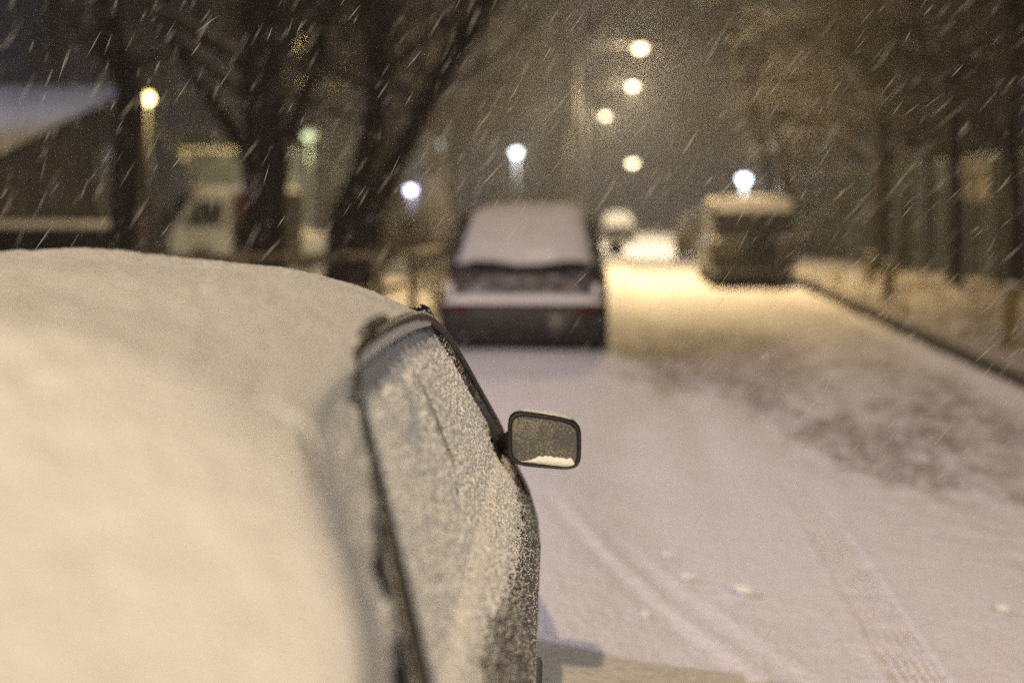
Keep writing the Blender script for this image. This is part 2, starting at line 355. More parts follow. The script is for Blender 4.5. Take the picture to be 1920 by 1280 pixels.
small_lamp(968, 285, 75, (.85, .95, 1), 26, 'cool white lamp above the roof of the parked car', 900, .24)
small_lamp(770, 355, 60, (.72, .72, 1), 20, 'violet white low lamp right of the leaning trunk', 200, .18)
small_lamp(1395, 335, 52, (.82, .93, 1), 200, 'dazzling cool white lamp above the parked off-roader', 500, .2)
small_lamp(580, 250, 60, (.8, .9, .5), 2.5, 'faint greenish lamp between the two big trunks', 700, .32)
small_lamp(858, 253, 80, (.7, .8, .8), 1.8, 'faint grey lamp left of the cool white lamp', 0, .24)
small_lamp(822, 270, 85, (.7, .8, .8), 1.5, 'faintest lamp, lower left of its faint grey neighbour', 0, .28)
# ------------------------------------------------------------------ near car (frame: x = right of the camera line, y = forward, z up; car heading CA)
CX, CY = -.86, 2.0
o0 = cv * CX + cu * CY
near = thing('parked_car', (o0.x, o0.y, 0), CA, 'dark car in the foreground buried under thick snow with frosted side window', 'car')
SH = (CX, CY, 0)
def nm(mb, name, m, parent=near, smooth=True): return mb.make(name, m, parent, smooth, SH)
SIDE = [(.18, -.16), (.22, -.115), (.30, -.075), (.42, -.050), (.55, -.038), (.68, -.034), (.74, -.040), (.82, -.062), (.88, -.090), (.93, -.118), (.95, -.13)]
def taper(u):
    return -.16 * max(0, u - 3.55) ** 2 - .25 * max(0, .25 - u) ** 2
def Sv(u, z):
    """right side surface: lateral position at height z"""
    if z >= .95: v = -.13 - .311 * (z - .95)
    else: v = interp(SIDE, z)
    v += .05 * sstep(1.45, .95, u) * sstep(.9, 1.2, z)
    return v + taper(u)
def carray(px, py):
    r = ray(px, py); return r.dot(cv), r.dot(cu), r.z
def onside(px, py, off=0.0):
    rv, ru, rz = carray(px, py); lo, hi = .5, 6.0
    fn = lambda d: rv * d - Sv(ru * d, H + rz * d) - off
    # first crossing from outside (fn>0) to inside
    d = .6; pf = fn(d)
    while d < 6:
        d2 = d + .02; f2 = fn(d2)
        if pf > 0 >= f2 or pf < 0 <= f2:
            t = pf / (pf - f2); d = d + .02 * t; break
        d, pf = d2, f2
    return Vector((rv * d, ru * d, H + rz * d))
def mirx(p): return (2 * CX - p[0], p[1], p[2])
# lower body
topz = [(-.30, .60), (-.24, .86), (-.1, .92), (.45, .945), (3.45, .94), (3.7, .90), (4.3, .84), (4.5, .76), (4.58, .60)]
def bodysec(u, j):
    """half section, j 0..1 from sill up to the belt, then over the deck to the centre line"""
    zt = interp(topz, u); end = sstep(-.32, -.1, u) * (1 - sstep(4.40, 4.62, u) * .9)
    if j <= .72:
        z = lerp(.2, .95, j / .72); v = interp(SIDE, z) + taper(u)
        z = .2 + (z - .2) * (zt - .2) / .75
        hw = (v - CX) * (1 - .10 * (1 - end)); v = CX + hw
    else:
        t = (j - .72) / .28; v0 = interp(SIDE, .95) + taper(u); hw = (v0 - CX) * (1 - .10 * (1 - end))
        v = CX + hw * (1 - t); z = zt + .035 * math.sin(t * math.pi / 2)
    # wheel wells
    for wu in (.55, 3.62):
        dd = math.hypot(u - wu, z - .32)
        if dd < .35 and j < .72: v -= .14 * (1 - sstep(.29, .35, dd))
    return v, u, z
us = axis([(-.30, 0, .05), (0, 1.0, .035), (1.0, 3.2, .08), (3.2, 4.1, .035), (4.1, 4.58, .05)])
mb = MB(); nu = len(us) - 1
mb.grid(lambda i, j: bodysec(us[round(i * nu)], j), nu, 50, flip=True)
mb.grid(lambda i, j: mirx(bodysec(us[round(i * nu)], j)), nu, 50)
for u, fl in ((-.30, 0), (4.58, 1)):
    b = len(mb.v); ring = [bodysec(u, k / 20) for k in range(21)]; ring += [mirx(p) for p in reversed(ring[:-1])]
    mb.v += ring; mb.f.append(tuple(range(b, b + len(ring))))
body = nm(mb, 'body', 'paint_dark')
nm(MB().box(-1.5, -.22, -.1, 4.4, .16, .3), 'underbody', 'black', smooth=False)
def wheel(parent, x, y, r, s, wd=.17, shift=None, rz=0):
    sg = 1 if s > 0 else -1
    k = MB().lathe([(r * .62, -wd / 2), (r * .93, -wd / 2), (r, -wd * .35), (r, wd * .35), (r * .93, wd / 2), (r * .62, wd / 2)], 28, 'x')
    o = k.make('wheel', 'tyre', parent); o.location = (x, y, r); 
    q = MB().lathe([(r * .64, sg * wd * .5), (r * .6, sg * wd * .38), (r * .2, sg * wd * .30), (r * .16, sg * wd * .42), (.001, sg * wd * .44)], 20, 'x')
    q.make('rim', 'rim', o); return o
for s in (-1, 1):
    for u in (.55, 3.62): wheel(near, s * .70, u - CY, .30, s)
# roof line
def dz(u):
    if u > 1.3: return -.02 * ((u - 1.9) / .7) ** 2
    x = 1.3 - u; return -.0147 - .55 * x * x / (x + .12)
def hwr(u): return .612 - .012 * sstep(2.2, 1.7, u) + .120 * sstep(1.35, .95, u) + .02 * sstep(1.0, .6, u)
def roofz(s, u): return 1.322 + dz(u) + .068 * (1 - s * s)
def cover_pt(a, b, th, nz=True):
    """roof and rear window as one arch: a along the car, b across -1..1"""
    u = 2.80 - a * 2.28; s = b
    hw = hwr(u) + .004
    fr = sstep(2.80, 2.62, u)
    z = roofz(s, u) - .035 * (1 - fr) ** 2
    t = th * (max(0., 1 - abs(s) ** 6)) ** .8 * (1 if nz else 1)
    v = CX + s * hw
    if nz and th > .01:
        t += .010 * FB(u * 3.6, v * 3.6, 1, 4) * (1 - s ** 4) + .0022 * FB(u * 85, v * 85, 7, 2) + .0030 * N(u * 28, v * 28)
        t *= 1 - .8 * (1 - sstep(.0, .03, a))
    return Vector((v, u, z + t))
nm(MB().grid(lambda i, j: cover_pt(i * .66, j * 2 - 1, .0, False), 40, 24), 'roof', 'paint_dark')
def rw(i, j): p = cover_pt(.67 + i * .33, (j * 2 - 1) * .84, -.006, False); return p
nm(MB().grid(rw, 10, 12), 'rear_window', 'glass')
def skirt(i, j):     # snow clinging over the gutter down to the window frame
    u = lerp(.62, 2.66, i); s = hwr(u) + .004; p0 = Vector((CX + s * .93, u, roofz(.93, u) + .020)); z1 = top_at(u) - .004 if u > 1.3 else roofz(1, u) - .05
    p2 = Vector((Sv(u, z1) + .004, u, z1)); p1 = Vector((CX + s * 1.0 + .014, u, roofz(1, u) + .012))
    q = p0.lerp(p1, j).lerp(p1.lerp(p2, j), j); w_ = math.sin(j * math.pi)
    return q + Vector((.5, 0, .8)) * w_ * (.0035 * FB(u * 14, j * 3, 4, 3) + .0016 * N(u * 90, j * 14))
def top_at(u): return 1.318 + dz(u)
NA, NB = 300, 190
def bcross(j):      # finer toward the right edge
    t = j * 2 - 1; return math.copysign(1 - (1 - abs(t)) ** 1.25, t)
nm(MB().grid(skirt, 420, 18, flip=True), 'gutter_snow', 'snow')
snow = nm(MB().grid(lambda i, j: cover_pt(i, bcross(j) * 1.0, .052), NA, NB), 'roof_snow', 'snow'); tag(snow, label='thick smooth snow over the roof and rear window')
# windscreen and its snow
def ws(i, j, off=0):
    s = j * 2 - 1; u = lerp(2.72, 3.48, i) + .10 * (1 - s * s); hw = lerp(.60, .715, i); z = lerp(1.318, .945, i) + .03 * (1 - s * s) * (1 - i)
    return Vector((CX + s * hw, u, z + off))
nm(MB().grid(lambda i, j: ws(i, j), 10, 14), 'windscreen', 'glass')
nm(MB().grid(lambda i, j: ws(.05 + i * .91, .08 + j * .84, .03 * min(1, i * 20) * (1 - (2 * j - 1) ** 8) + .004 * FB(i * 9, j * 9)), 30, 40), 'windscreen_snow', 'snow')
nm(MB().grid(lambda i, j: (CX + (j * 2 - 1) * .66, 3.58 + i * .82, interp(topz, 3.58 + i * .82) + .035 * math.cos((j * 2 - 1) * 1.57) + .04 * (1 - (2 * j - 1) ** 8) * min(1, (1 - i) * 8, i * 12 + .2) - .004), 20, 20), 'bonnet_snow', 'snow')
nm(MB().grid(lambda i, j: (CX + (j * 2 - 1) * .66, -.2 + i * .7, interp(topz, -.2 + i * .7) + .035 * math.cos((j * 2 - 1) * 1.57) + .06 * (1 - (2 * j - 1) ** 8) * min(1, (1 - i) * 8 + .4, i * 12) - .004), 20, 20), 'boot_snow', 'snow')
# side panes: front door between the B line and the A line
def Bu(z): return lerp(1.50, 1.70, (z - .95) / .35)
def Au(z): return lerp(3.44, 2.72, (z - .95) / .37)
def top_at(u): return 1.318 + dz(u)
def pane(sgn, off, u0, u1, name, m, na=20, nb=8):
    def fn(i, j):
        z = lerp(.945, 1.32, j); u = lerp(u0(z), u1(z), i); z = min(z, top_at(u))
        v = Sv(u, z) + off
        return (v, u, z) if sgn > 0 else mirx((v, u, z))
    return nm(MB().grid(fn, na, nb, flip=sgn > 0), name, m)
for sgn in (1, -1):
    pane(sgn, -.010, Bu, Au, 'front_side_window', 'glass_frost_sky')
    pane(sgn, -.012, lambda z: lerp(.98, 1.28, (z - .95) / .35), Bu, 'rear_side_window', 'glass')
    # C pillar panel
    pane(sgn, .0, lambda z: lerp(.45, 1.22, (z - .95) / .35), lambda z: lerp(.98, 1.28, (z - .95) / .35), 'rear_pillar', 'paint_dark', 10, 8)
# frame of the front door, traced on the side surface
framepx = [(661, 748), (672, 722), (668, 695), (667, 672), (680, 648), (708, 624), (745, 603), (785, 592), (812, 603), (838, 632), (866, 676), (895, 727), (922, 775), (938, 806), (945, 832)]
fp = [onside(x, y, .002) for x, y in framepx]
def smoothpath(pts, n=4):
    out = []
    for i in range(len(pts) - 1):
        p0, p1, p2, p3 = pts[max(i - 1, 0)], pts[i], pts[i + 1], pts[min(i + 2, len(pts) - 1)]
        for k in range(n):
            t = k / n; out.append(.5 * ((2 * p1) + (p2 - p0) * t + (2 * p0 - 5 * p1 + 4 * p2 - p3) * t * t + (3 * p1 - p0 - 3 * p2 + p3) * t ** 3))
    out.append(pts[-1]); return out
sp = smoothpath(fp, 4)
rad = [interp([(0, .0032), (3, .0050), (5, .0075), (6.5, .009), (7.5, .0088), (8.5, .0085), (11, .0080), (14, .009)], i / 4) for i in range(len(sp))]
nm(MB().tube(sp, rad, 10), 'window_frame', 'rubber')
nm(MB().tube([mirx(p) for p in sp], rad, 8), 'window_frame', 'rubber')
# A pillar behind the frame, B line
def pil(sgn, pts, r, name, m='paint_dark'):
    nm(MB().tube([p if sgn > 0 else mirx(p) for p in pts], r, 8), name, m)
for sgn in (1, -1):
    pil(sgn, [Vector((Sv(u, z) - .02, u, z)) for u, z in [(Au(.93) + .04, .93), (Au(1.1) + .03, 1.1), (Au(1.31) + .02, 1.305)]], .021, 'front_pillar')
    bp = [Vector((Sv(Bu(z), z) + .001, Bu(z) - .004, z)) for z in (.70, .82, .92, .95, 1.0, 1.06, 1.12, 1.18, 1.24, 1.28)]
    pil(sgn, bp, [.003, .003, .004, .006, .008, .008, .0065, .0052, .004, .003], 'door_seal', 'black')
    pil(sgn, [Vector((Sv(u, 1.31) - .012, u, top_at(u) + .002)) for u in (1.75, 1.9, 2.3, 2.72)], .010, 'roof_rail')
    pil(sgn, [Vector((Sv(3.3, z) + .001, 3.38, z)) for z in (.3, .5, .7, .85, .93)], .003, 'door_gap', 'black')
    pil(sgn, [Vector((Sv(u, .47) + .004, u, .47)) for u in (.95, 1.5, 2.4, 3.2)], .016, 'side_moulding', 'black')
    h = [Vector((Sv(u, .84) + o, u, .84)) for u, o in ((1.62, .0), (1.63, .02), (1.70, .028), (1.77, .02), (1.78, 0))]
    pil(sgn, h, .009, 'door_handle', 'black')
# clumped snow on the side glass, the belt and the shoulder
hole = []
def side_snow(u0, u1, z0, z1, mask, th, step, name, m='snow_clump', lab=None, amp=1.):
    na = int((u1 - u0) / step); nb = int((z1 - z0) / step)
    def fn(i, j):
        u = lerp(u0, u1, i); z = lerp(z0, z1, j); m_ = mask(u, z)
        # clumps, stretched a little along the wind
        q = u * .8 + z * .35; e = z - u * .25
        if m_ < -.2: return (Sv(u, z) - .022, u, z)
        c = FB(q * 40, e * 60, 3, 2); c2 = N(q * 210, e * 260, 5)
        v1 = noise.voronoi(Vector((q * 95, e * 135, 1)))[0]; c3 = v1[0]; v2 = noise.voronoi(Vector((q * 190, e * 240, 4)))[0]
        pit = sstep(.15, .5, FB(q * 9, e * 13, 8, 2)) * .0035 * sstep(.0, .4, N(q * 70, e * 90, 2))
        t = th * sstep(-.05, .35, m_) + amp * (.0030 * c + .0016 * c2 + .0080 * (.45 - c3) + .0050 * (.45 - v2[0]) - pit * .7) * sstep(-.1, .2, m_)
        if m_ < 0: t = -.012
        return (Sv(u, z) - .010 * sstep(.93, .96, z) + t, u, z + .3 * amp * .002 * c2)
    keep = lambda i, j: mask(lerp(u0, u1, i), lerp(z0, z1, j)) > -.12
    o = nm(MB().grid(fn, na, nb, keep, flip=True), name, m)
    if lab: tag(o, label=lab)
    return o
def mask_front(u, z):
    e = .016 * FB(u * 30, z * 40, 2, 4) + .005 * N(u * 260, z * 200)
    top = top_at(u) - interp([(1.5, .03), (1.72, .045), (1.9, .05), (2.3, .035), (2.72, .03), (3.4, .02)], u) - z + e
    back = (u - Bu(z) - .010 - .05 * sstep(1.20, 1.30, z)) + e * .5
    front = (Au(z) - .03 - u) + e * .4
    # snow on the shoulder ends along a ragged edge
    lowz = interp([(1.1, .885), (1.6, .895), (1.9, .908), (2.15, .895), (2.35, .868), (2.6, .855), (3.0, .85), (3.3, .90)], u)
    low = z - lowz + e * 1.1
    if z < .95: front = 3.42 - u
    hole = math.hypot((u - 2.36) / .05, (z - 1.03) / .022) - 1 + 4 * e * 6
    d = min(top, back, front, low) * 12
    return min(d, .12 + .5 * hole if hole < 0 else 9)
side_snow(1.50, 3.44, .84, 1.31, mask_front, .0060, .0021, 'window_snow', lab='granular wind-blown snow on the front side window')
rnd = random.Random(21); b = MB(); cnt = 0
while cnt < 5200:
    u = rnd.uniform(1.3, 3.5); z = .50 + .42 * rnd.random() ** .6; m_ = mask_front(u, z)
    if m_ > .05: continue
    if rnd.random() > math.exp(m_ / .35) * .8 + .10: continue
    cnt += 1; p = Vector((Sv(u, z), u, z)); s_ = rnd.uniform(.0007, .0022) * (1.3 if m_ > -.2 else .9); n0 = len(b.v)
    for dx, dy, dz_ in ((1, 0, 0), (0, 1, 0), (0, 0, 1), (-.4, 0, 0), (0, -1, 0), (0, 0, -1)): b.v.append((p.x + dx * s_, p.y + dy * s_ * rnd.uniform(.7, 1.4), p.z + dz_ * s_ * rnd.uniform(.7, 1.3)))
    b.f += [(n0, n0 + 1, n0 + 2), (n0, n0 + 2, n0 + 4), (n0, n0 + 4, n0 + 5), (n0, n0 + 5, n0 + 1), (n0 + 3, n0 + 2, n0 + 1), (n0 + 3, n0 + 4, n0 + 2), (n0 + 3, n0 + 5, n0 + 4), (n0 + 3, n0 + 1, n0 + 5)]
tag(nm(b, 'snow_grains', 'snow_soft'), label='loose snow grains stuck on the dark door', kind='stuff')
def mask_rear(u, z):
    e = FB(u * 38, z * 38, 6, 3)
    d = (Bu(z) - .012 - u) * 14
    # dark ragged gap along the pillar, a lump and a second gap beneath it
    gap = (u - (Bu(z) - interp([(.95, .04), (1.0, .14), (1.04, .22), (1.07, .08), (1.1, .13), (1.13, .16), (1.16, .11), (1.19, .05), (1.24, .015), (1.3, .01)], z)))
    if gap > 0: d = min(d, -gap * 14 + .5 * e)
    return min(d + .15 * e, (top_at(u) - .004 - z) * 12 + .3, 1.0)
side_snow(.62, 1.72, .84, 1.31, lambda u, z: mask_rear(u, z), .010, .0060, 'rear_window_snow', lab='torn snow crust on the rear side window', amp=1.2)
# snow lump by the pillar
lp = onside(703, 1150, -.014)
mb = MB(); 
def lumpf(i, j):
    a = i * 2 * math.pi; b = (j - .5) * math.pi; d = Vector((math.cos(a) * math.cos(b) * .55, math.sin(a) * math.cos(b) * .8, math.sin(b) * 1.05))
    return lp + d * .024 * (1 + .35 * FB(d.x * 2, d.y * 2, d.z * 2 + 4))
nm(mb.grid(lumpf, 24, 14), 'snow_lump', 'snow_clump')
# thin dark score line in the window snow
cp = [onside(x, y, -.002 + .006) for x, y in ((772, 688), (786, 712), (801, 742), (815, 775), (829, 812), (841, 843), (852, 872))]
nm(MB().tube(cp, [.0004, .0010, .0015, .0017, .0017, .0015, .0006], 6), 'snow_score', 'black')
# little loop clip on the gutter
lc = [onside(x, y, o) for x, y, o in ((676, 628, .012), (684, 616, .030), (697, 603, .038), (712, 595, .038), (722, 593, .03), (722, 602, .016), (708, 607, .012), (694, 618, .010))]
nm(MB().tube(smoothpath(lc, 3), .0042, 8), 'gutter_clip', 'rubber')
# door mirror
mc = Vector(carray(1021, 827)); dm = 3.12 / mc.y; mc = Vector((mc.x * dm, 3.12, H + mc.z * dm))
mr = bpy.data.objects.new('door_mirror', None)
def rrect(a, w_, h_, r_):     # rounded rectangle outline, a 0..1
    n = 2.6 + 2.2; t = a * 2 * math.pi; c, s_ = math.cos(t), math.sin(t)
    e = 2 / 4.6
    return w_ * math.copysign(abs(c) ** e, c), h_ * math.copysign(abs(s_) ** e, s_)
def mpt(a, sc, dep, wx=.0795, hz=.058):
    x, z = rrect(a, wx, hz, 0); x *= sc; z *= sc
    z += -.055 * x * 1.3 + .10 * x * (z / hz) * -.35; k = R(3.2)
    return Vector((mc.x + x, mc.y + dep + x * .10, mc.z + z - x * .06))
mb = MB(); prof = [(.90, -.004), (.93, -.012), (.985, -.013), (1.02, -.006), (1.03, .01), (1.0, .04), (.85, .075), (.5, .095), (.02, .10)]
mb.grid(lambda i, j: mpt(j, prof[round(i * 8)][0], prof[round(i * 8)][1]), 8, 56, flip=True)
mh = nm(mb, 'mirror_housing', 'black')
mb = MB(); mb.grid(lambda i, j: mpt(j, .905 * i + .001, -.0035), 10, 56, flip=True)
mg = nm(mb, 'mirror_glass', 'mirror', mh)
def msn(i, j):   # wedge of snow caught along the lower rim of the glass
    x = lerp(-.052, .070, i); hh = .018 * sstep(0, .45, i) * (1 - sstep(.93, 1, i) * .6) * (1 + .3 * N(i * 14, 2)) + .001
    zb = -.0505; z = zb + hh * j; b = mpt(0, 0, 0); return Vector((b.x + x, b.y + x * .10 - .006 - .004 * math.sin(j * math.pi), b.z + z - x * .13))
nm(MB().grid(msn, 40, 6, flip=True), 'mirror_snow', 'snow_clump', mh)
def mcap(i, j):
    x = lerp(-.07, .066, i); t = math.sin(math.pi * min(1, i * 1.02)) ** .4; b = mpt(0, 0, 0)
    return Vector((b.x + x, b.y + x * .10 + .004 + j * .07, b.z + .0575 * (1 - .1 * j) - x * .13 - .004 * (x / .07) ** 4 + .010 * t * math.sin(j * math.pi) + .001 * N(i * 20, j * 9)))
nm(MB().grid(mcap, 30, 8), 'mirror_top_snow', 'snow', mh)
ap = onside(944, 852, -.01)
nm(MB().tube([ap, ap.lerp(mpt(.5, .9, .04), .5), mpt(.5, .75, .045)], [.034, .028, .026], 10, sq=.8), 'mirror_arm', 'black', mh)
nm(MB().grid(lambda i, j: (Sv(3.3, .93 + .1 * j) + .004, 3.18 + .26 * i * (1 - j * .8), .93 + .10 * j), 6, 6, flip=True), 'mirror_base', 'black', mh)
# lamps and plate
for s in (-1, 1):
    nm(MB().box(CX + s * .68 - .12, CX + s * .68 + .06, -.325, -.26, .62, .78), 'tail_lamp', 'red', smooth=False)
    nm(MB().box(CX + s * .55 - .12, CX + s * .55 + .12, 4.53, 4.60, .56, .70), 'headlamp', 'clear', smooth=False)
nm(MB().box(CX - .78, CX + .78, -.38, -.24, .38, .52), 'rear_bumper', 'black', smooth=False)
nm(MB().box(CX - .74, CX + .74, 4.5, 4.66, .36, .52), 'front_bumper', 'black', smooth=False)
nm(MB().box(CX - .26, CX + .26, -.39, -.384, .40, .50), 'licence_plate', 'plate', smooth=False)
# ------------------------------------------------------------------ other vehicles
def car(name, label, cat, x, y, rz, paint, S, detail=True):
    """y is the rear bumper; local frame: y forward from the rear"""
    t = thing(name, (x, y, 0), rz, label, cat, S.get('group')); L = S['L']; W = S['W']; zb = S['zb']; zr = S['zr']; z0 = S.get('z0', .22)
    tops = S['top']   # list (y, z) of the lower body top
    def tp(u): return math.exp(0) * (1 - .10 * (1 - sstep(0, .3, u)) - .16 * sstep(L - .7, L, u) ** 2)
    def sec(u, j):
        zt = interp(tops, u); k = tp(u)
        if j <= .7:
            q = j / .7; w_ = interp([(0, .90), (.12, .97), (.35, 1.0), (.7, .985), (.88, .95), (1, .90)], q); z = lerp(z0, zt, q); v = W * w_ * k
        else:
            q = (j - .7) / .3; v = W * .90 * k * (1 - q); z = zt + .03 * math.sin(q * 1.57)
        for wu in S['wheels']:
            dd = math.hypot(u - wu, z - S['wr'])
            if dd < S['wr'] * 1.2 and j < .7: v -= .15 * (1 - sstep(S['wr'] * 1.02, S['wr'] * 1.2, dd))
        return v, u, z
    ul = axis([(0, .3, .06), (.3, L - .4, .09), (L - .4, L, .08)]); n = len(ul) - 1; b = MB()
    b.grid(lambda i, j: sec(ul[round(i * n)], j), n, 22, flip=True)
    b.grid(lambda i, j: (lambda p: (-p[0], p[1], p[2]))(sec(ul[round(i * n)], j)), n, 22)
    for u in (0, L):
        q = len(b.v); ring = [sec(u, k / 14) for k in range(15)]; ring += [(-p[0], p[1], p[2]) for p in reversed(ring[:-1])]
        b.v += ring; b.f.append(tuple(range(q, q + len(ring))))
    b.make('body', paint, t)
    MB().box(-W * .8, W * .8, .25, L - .25, .17, z0 + .1).make('underbody', 'black', t, False)
    for s in (-1, 1):
        for wu in S['wheels']: wheel(t, s * (W - .13), wu, S['wr'], s)
    # greenhouse
    (yr0, zr0), (yr1, _), (yf1, _), (yf0, zf0) = S['gh']      # rear base, rear top, front top, front base
    wb, wt = W * .88, S['wt']
    def quad(a, b_, c, d, i, j): return a.lerp(b_, i).lerp(d.lerp(c, i), j)
    Rb, Rt, Ft, Fb = [(lambda s, q=q, ww=ww, z=z: Vector((s * ww, q, z))) for q, ww, z in ((yr0, wb, zr0), (yr1, wt, zr), (yf1, wt, zr), (yf0, wb, zf0))]
    roof = MB().grid(lambda i, j: Rt(-1).lerp(Rt(1), j).lerp(Ft(-1).lerp(Ft(1), j), i) + Vector((0, 0, .05 * (1 - (2 * j - 1) ** 4) * (1 - .5 * (2 * i - 1) ** 4))), 14, 14).make('roof', paint, t)
    rwf = lambda i, j, off=0.: Rb(-1).lerp(Rb(1), j).lerp(Rt(-1).lerp(Rt(1), j), i) + Vector((0, -.05 * (1 - (2 * j - 1) ** 2) - off, off * .6))
    MB().grid(rwf, 8, 12).make('rear_window', 'dull_glass', t)
    MB().grid(lambda i, j: Fb(1).lerp(Fb(-1), j).lerp(Ft(1).lerp(Ft(-1), j), i) + Vector((0, .07 * (1 - (2 * j - 1) ** 2), 0)), 8, 12).make('windscreen', 'glass', t)
    nb_ = S.get('nwin', 2)
    for s in (-1, 1):
        lo = lambda f: Rb(s).lerp(Fb(s), f); hi = lambda f: Rt(s).lerp(Ft(s), f)
        fr = [.02 + k * .96 / nb_ for k in range(nb_ + 1)]
        for k in range(nb_):
            MB().grid(lambda i, j: lo(lerp(fr[k], fr[k + 1], i)).lerp(hi(lerp(fr[k], fr[k + 1], i)), j) + Vector((s * .012 * math.sin(math.pi * j), 0, 0)), 4, 4, flip=s > 0).make('side_window', S.get('sidegl', 'glass'), t)
        for k, f in enumerate(fr):
            MB().tube([lo(f), lo(f).lerp(hi(f), .5) + Vector((s * .012, 0, 0)), hi(f)], [.045 if k in (0, nb_) else .03] * 3, 6).make('pillar', paint, t)
        # door mirror
        mp = Vector((s * (W + .09), yf0 - .35, zb + .10))
        mo = MB().lathe([(.001, -.03), (.6, -.03), (.95, 0), (1, .04), (.7, .09), (.001, .1)], 14, 'y').make('door_mirror', 'black', t); mo.location = mp; mo.scale = (.105, 1, .075)
        MB().tube([(s * (W - .08), yf0 - .3, zb + .05), (s * (W + .05), yf0 - .32, zb + .08)], .025, 6).make('mirror_arm', 'black', t)
    # snow: roof, rear glass, bonnet / deck
    th = S.get('snow', .08)
    MB().grid(lambda i, j: Rt(-1).lerp(Rt(1), j).lerp(Ft(-1).lerp(Ft(1), j), i) + Vector((0, 0, .05 * (1 - (2 * j - 1) ** 4) * (1 - .5 * (2 * i - 1) ** 4)
        + th * (1 - (2 * j - 1) ** 8) * (1 - (2 * i - 1) ** 12) - .004 + .012 * FB(i * 4, j * 4, L))), 30, 24).make('roof_snow', 'snow_soft', t)
    hy = yf0 + .12
    MB().grid(lambda i, j: ((j * 2 - 1) * W * .80 * tp(lerp(hy, L - .1, i)), lerp(hy, L - .1, i), interp(tops, lerp(hy, L - .1, i)) + .03 + th * .6 * (1 - (2 * j - 1) ** 8) * (1 - (2 * i - 1) ** 10) - .01), 16, 14).make('bonnet_snow', 'snow_soft', t)
    MB().grid(lambda i, j: Fb(1).lerp(Fb(-1), .04 + .92 * j).lerp(Ft(1).lerp(Ft(-1), .04 + .92 * j), .04 + .92 * i) + Vector((0, .07 * (1 - (2 * j - 1) ** 2) + .02, .02)), 10, 12).make('windscreen_snow', 'snow_soft', t)
    t['_'] = 0; del t['_']
    return t, rwf, sec, tp
# --- the car straight ahead: hatchback estate, rear towards us
W2 = .83
S2 = dict(L=4.3, W=W2, zb=.98, zr=1.46, wt=.62, z0=.19, wheels=(.80, 3.35), wr=.31, snow=.10,
          top=[(0, .90), (.12, .95), (3.1, .98), (3.3, .95), (4.1, .80), (4.3, .55)],
          gh=[(.06, .965), (.62, 0), (2.35, 0), (3.15, .96)], nwin=3)
c2 = P(982, 664, 14.3)
t2, rwf2, sec2, tp2 = car('parked_car', 'dark estate car parked ahead with snow over its rear window and bumper', 'car', c2.x, c2.y, R(1.0), 'paint_plum', S2)
# snow on its rear glass, with a barer patch low right of centre
def rs(i, j):
    bare = sstep(.0, .02, .06 - abs(i - .16)) * sstep(0, .03, .13 - abs(j - .60))
    return rwf2(.04 + i * .98, .03 + j * .94, .045 * (1 - (2 * j - 1) ** 10) - .040 * bare + .006 * FB(i * 5, j * 5)) + Vector((0, 0, -.0 + (.02 * math.sin(j * 9) * (1 - sstep(0, .15, i)))))
MB().grid(rs, 40, 50).make('rear_window_snow', 'snow_soft', t2)
# garnish under the glass, tailgate ledge and bumper
def arc(x): return -.10 * (x / W2) ** 2
MB().grid(lambda i, j: ((j * 2 - 1) * W2 * .93, -.02 + arc(0) + .10 * (2 * j - 1) ** 2 - .02 * math.sin(i * 3.14), lerp(.86, .935, i) + .012 * math.cos((2 * j - 1) * 6)), 4, 24, flip=False).make('tailgate_garnish', 'black', t2)
MB().grid(lambda i, j: ((j * 2 - 1) * W2 * (.62 + .2 * (1 - i)), -.06 - .02 * (1 - i) + .09 * (2 * j - 1) ** 2, lerp(.70, .875, i)), 8, 20).make('tailgate_snow', frosted('snow_dusted_tailgate', (.10, .09, .10), .50, 14, .6, .22, frost=(.5, .48, .5)), t2)
for s in (-1, 1):
    MB().grid(lambda i, j: (s * W2 * lerp(.66, .985, j), -.178 + .12 * lerp(.66, .985, j) ** 6, lerp(.47, .585, i)), 4, 6, flip=s < 0).make('tail_lamp', 'red', t2)
    MB().grid(lambda i, j: (s * (W2 * .88 + .05 * math.cos(i * 6.28) * math.sin(j * 3.14)), -.05 + .07 * math.cos(j * 3.14), .745 + .065 * math.sin(i * 6.28) * math.sin(j * 3.14)), 14, 8, flip=s < 0).make('corner_snow', 'snow_soft', t2)
def bsec(i, j, k=0):
    x = (j * 2 - 1); y0 = -.16 + .12 * x ** 6; prof = [(.06, .20), (.0, .27), (-.02, .45), (-.01, .56), (.01, .60), (.14, .61)]
    p = prof[round(i * 5)]; return (x * (W2 + .015), y0 + p[0], p[1])
MB().grid(bsec, 5, 24, flip=True).make('rear_bumper', 'black', t2)
MB().grid(lambda i, j: ((j * 2 - 1) * W2 * 1.0, -.172 + .13 * (2 * j - 1) ** 6 + i * .16, .590 + .105 * math.sin(min(1, i * 1.6 + .12) * 1.57) * (1 - (2 * j - 1) ** 12) + .005 * FB(j * 9, i)), 8, 40).make('bumper_snow', 'snow_soft', t2)
MB().lathe([(.001, -.03), (.07, -.02), (.10, 0)], 16, 'y').make('fog_reflector', 'paint_olive', t2).location = (.34, -.17, .42)
MB().box(-.36, .36, -.10, -.075, .775, .80).make('tailgate_trim', 'black', t2, False)
MB().box(-.26, .26, -.192, -.178, .38, .49).make('licence_plate', 'black', t2, False)
